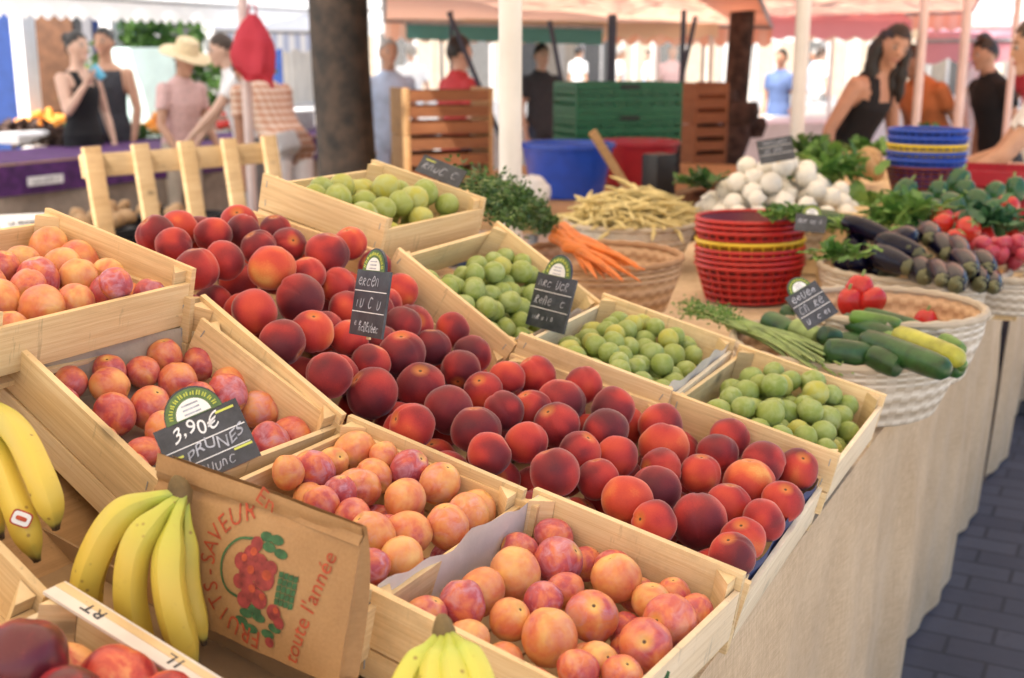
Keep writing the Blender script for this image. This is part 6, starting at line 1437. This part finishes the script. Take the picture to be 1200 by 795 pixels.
for px, py0, d, w_, h, mat, nm, l in ((8, 90, 12.5, .62, 2.1, 'door_blue', 'painted_board', 'blue door panel at the left picture edge'), (55, 95, 13, .62, 2.0, 'brown_panel', 'painted_board', 'brown wooden panel left of the woman in black'), (166, 110, 11.2, .62, 1.65, 'cyan_panel', 'painted_board', 'pale cyan board between the women and the straw hat')):
    gp = gpos(px, d=d); b = MB(); b.box((0, 0, h/2), (w_, .06, h)); o = b.build(nm, mat, bevel=.006); o.location = (gp[0], gp[1], 0); o.rotation_euler = (0, 0, math.atan2(R2.y, R2.x)); tag(o, l, 'board')
for px, d, l in ((30, 12.2, 'white column right of the blue door'), (133, 12.6, 'white column behind the charcoal dress'), (252, 13, 'pale column right of the straw hat')):
    gp = gpos(px, d=d); b = MB(); b.box((0, 0, 1.3), (.17, .17, 2.6)); b.box((0, 0, .06), (.22, .22, .12)); o = b.build('column', 'sign_white', bevel=.005); o.location = (gp[0], gp[1], 0); tag(o, l, 'column', 'white columns at the left')
def bush(px, d, z0, rx, rz, label, seed, n=1500, mat='tree_leaf', name='bush', leaf=.11, trunk=True, group=None):
    r_ = random.Random(seed); gp = gpos(px, d=d); t = empty(name, (gp[0], gp[1], 0)); tag(t, label, 'tree' if trunk else 'bush', group); c = MB()
    cl = [V((r_.gauss(0, .45)*rx, r_.gauss(0, .45)*rx, z0+r_.uniform(-.6, .6)*rz)) for _ in range(16)]
    for i in range(n):
        e = r_.choice(cl); p = e+V((r_.gauss(0, rx*.2), r_.gauss(0, rx*.2), r_.gauss(0, rz*.2))); d_ = V((r_.gauss(0, 1), r_.gauss(0, 1), r_.gauss(0, .6))).normalized()*leaf; w_ = d_.cross(V((r_.gauss(0, 1), r_.gauss(0, 1), r_.gauss(0, 1)))).normalized()*leaf*.45
        if p.z < .05: continue
        q = len(c.v); c.v += [p, p+d_*.5+w_, p+d_, p+d_*.5-w_]; c.face((q, q+1, q+2, q+3))
    c.build('crown' if trunk else 'foliage', mat, t, smooth=False)
    b = MB(); b.tube([(0, 0, 0), (.02, 0, z0*.5), (0, .03, z0)], [.16 if trunk else .05, .12 if trunk else .04, .05], 8)
    for i in range(4): b.tube([(0, 0, z0*.6), cl[i]*.6+V((0, 0, z0*.35)), cl[i]], [.06, .04, .015], 6)
    b.build('trunk', 'bark', t)
bush(190, 13.0, 1.3, .75, 1.0, 'green bush behind the straw hat', 3, 2200, trunk=False)
for px, d, l, s in ((1150, 30, 'green tree above the parasols at the right', 4), (1050, 34, 'green tree left of the parasols, above the seller', 5), (1260, 28, 'green tree at the upper right corner', 6)):
    bush(px, d, 4.6, 3.0, 2.2, l, s, 3000, name='shade_tree', leaf=.3, group='trees beyond the square')
EXPOSURE = 1.36

# ------------------------------------------------------------------ daylight
SUN_EL, SUN_AZ = R(60), R(197)     # azimuth measured from +Y towards +X
w = bpy.data.worlds.new('World'); SC.world = w; w.use_nodes = True; nt = w.node_tree; nt.nodes.clear()
sk = nt.nodes.new('ShaderNodeTexSky'); sk.sky_type = 'NISHITA'; sk.sun_disc = False; sk.sun_elevation = SUN_EL; sk.sun_rotation = SUN_AZ; sk.air_density = 1.0; sk.dust_density = 3.0
bg = nt.nodes.new('ShaderNodeBackground'); bg.inputs[1].default_value = .125; wo = nt.nodes.new('ShaderNodeOutputWorld')
nt.links.new(sk.outputs[0], bg.inputs[0]); nt.links.new(bg.outputs[0], wo.inputs[0])
sd = bpy.data.lights.new('sun', 'SUN'); so = bpy.data.objects.new('sun', sd); COL.objects.link(so)
sd.energy = 4.6; sd.angle = R(.53); sd.color = (1, .94, .84)
dirv = V((sin(SUN_AZ)*cos(SUN_EL), cos(SUN_AZ)*cos(SUN_EL), sin(SUN_EL)))
so.rotation_euler = (-dirv).to_track_quat('-Z', 'Y').to_euler(); so.location = (0, 0, 12)
SC.view_settings.view_transform = 'Standard'; SC.view_settings.look = 'None'; SC.view_settings.gamma = 1.0; SC.view_settings.use_curve_mapping = False
SC.view_settings.exposure = EXPOSURE
SC.cycles.use_denoising = True; SC.cycles.max_bounces = 8; SC.cycles.diffuse_bounces = 4; SC.cycles.transmission_bounces = 6; SC.cycles.sample_clamp_indirect = 6
SC.cycles.use_adaptive_sampling = True; SC.cycles.adaptive_threshold = .02
SC.render.engine = 'CYCLES'
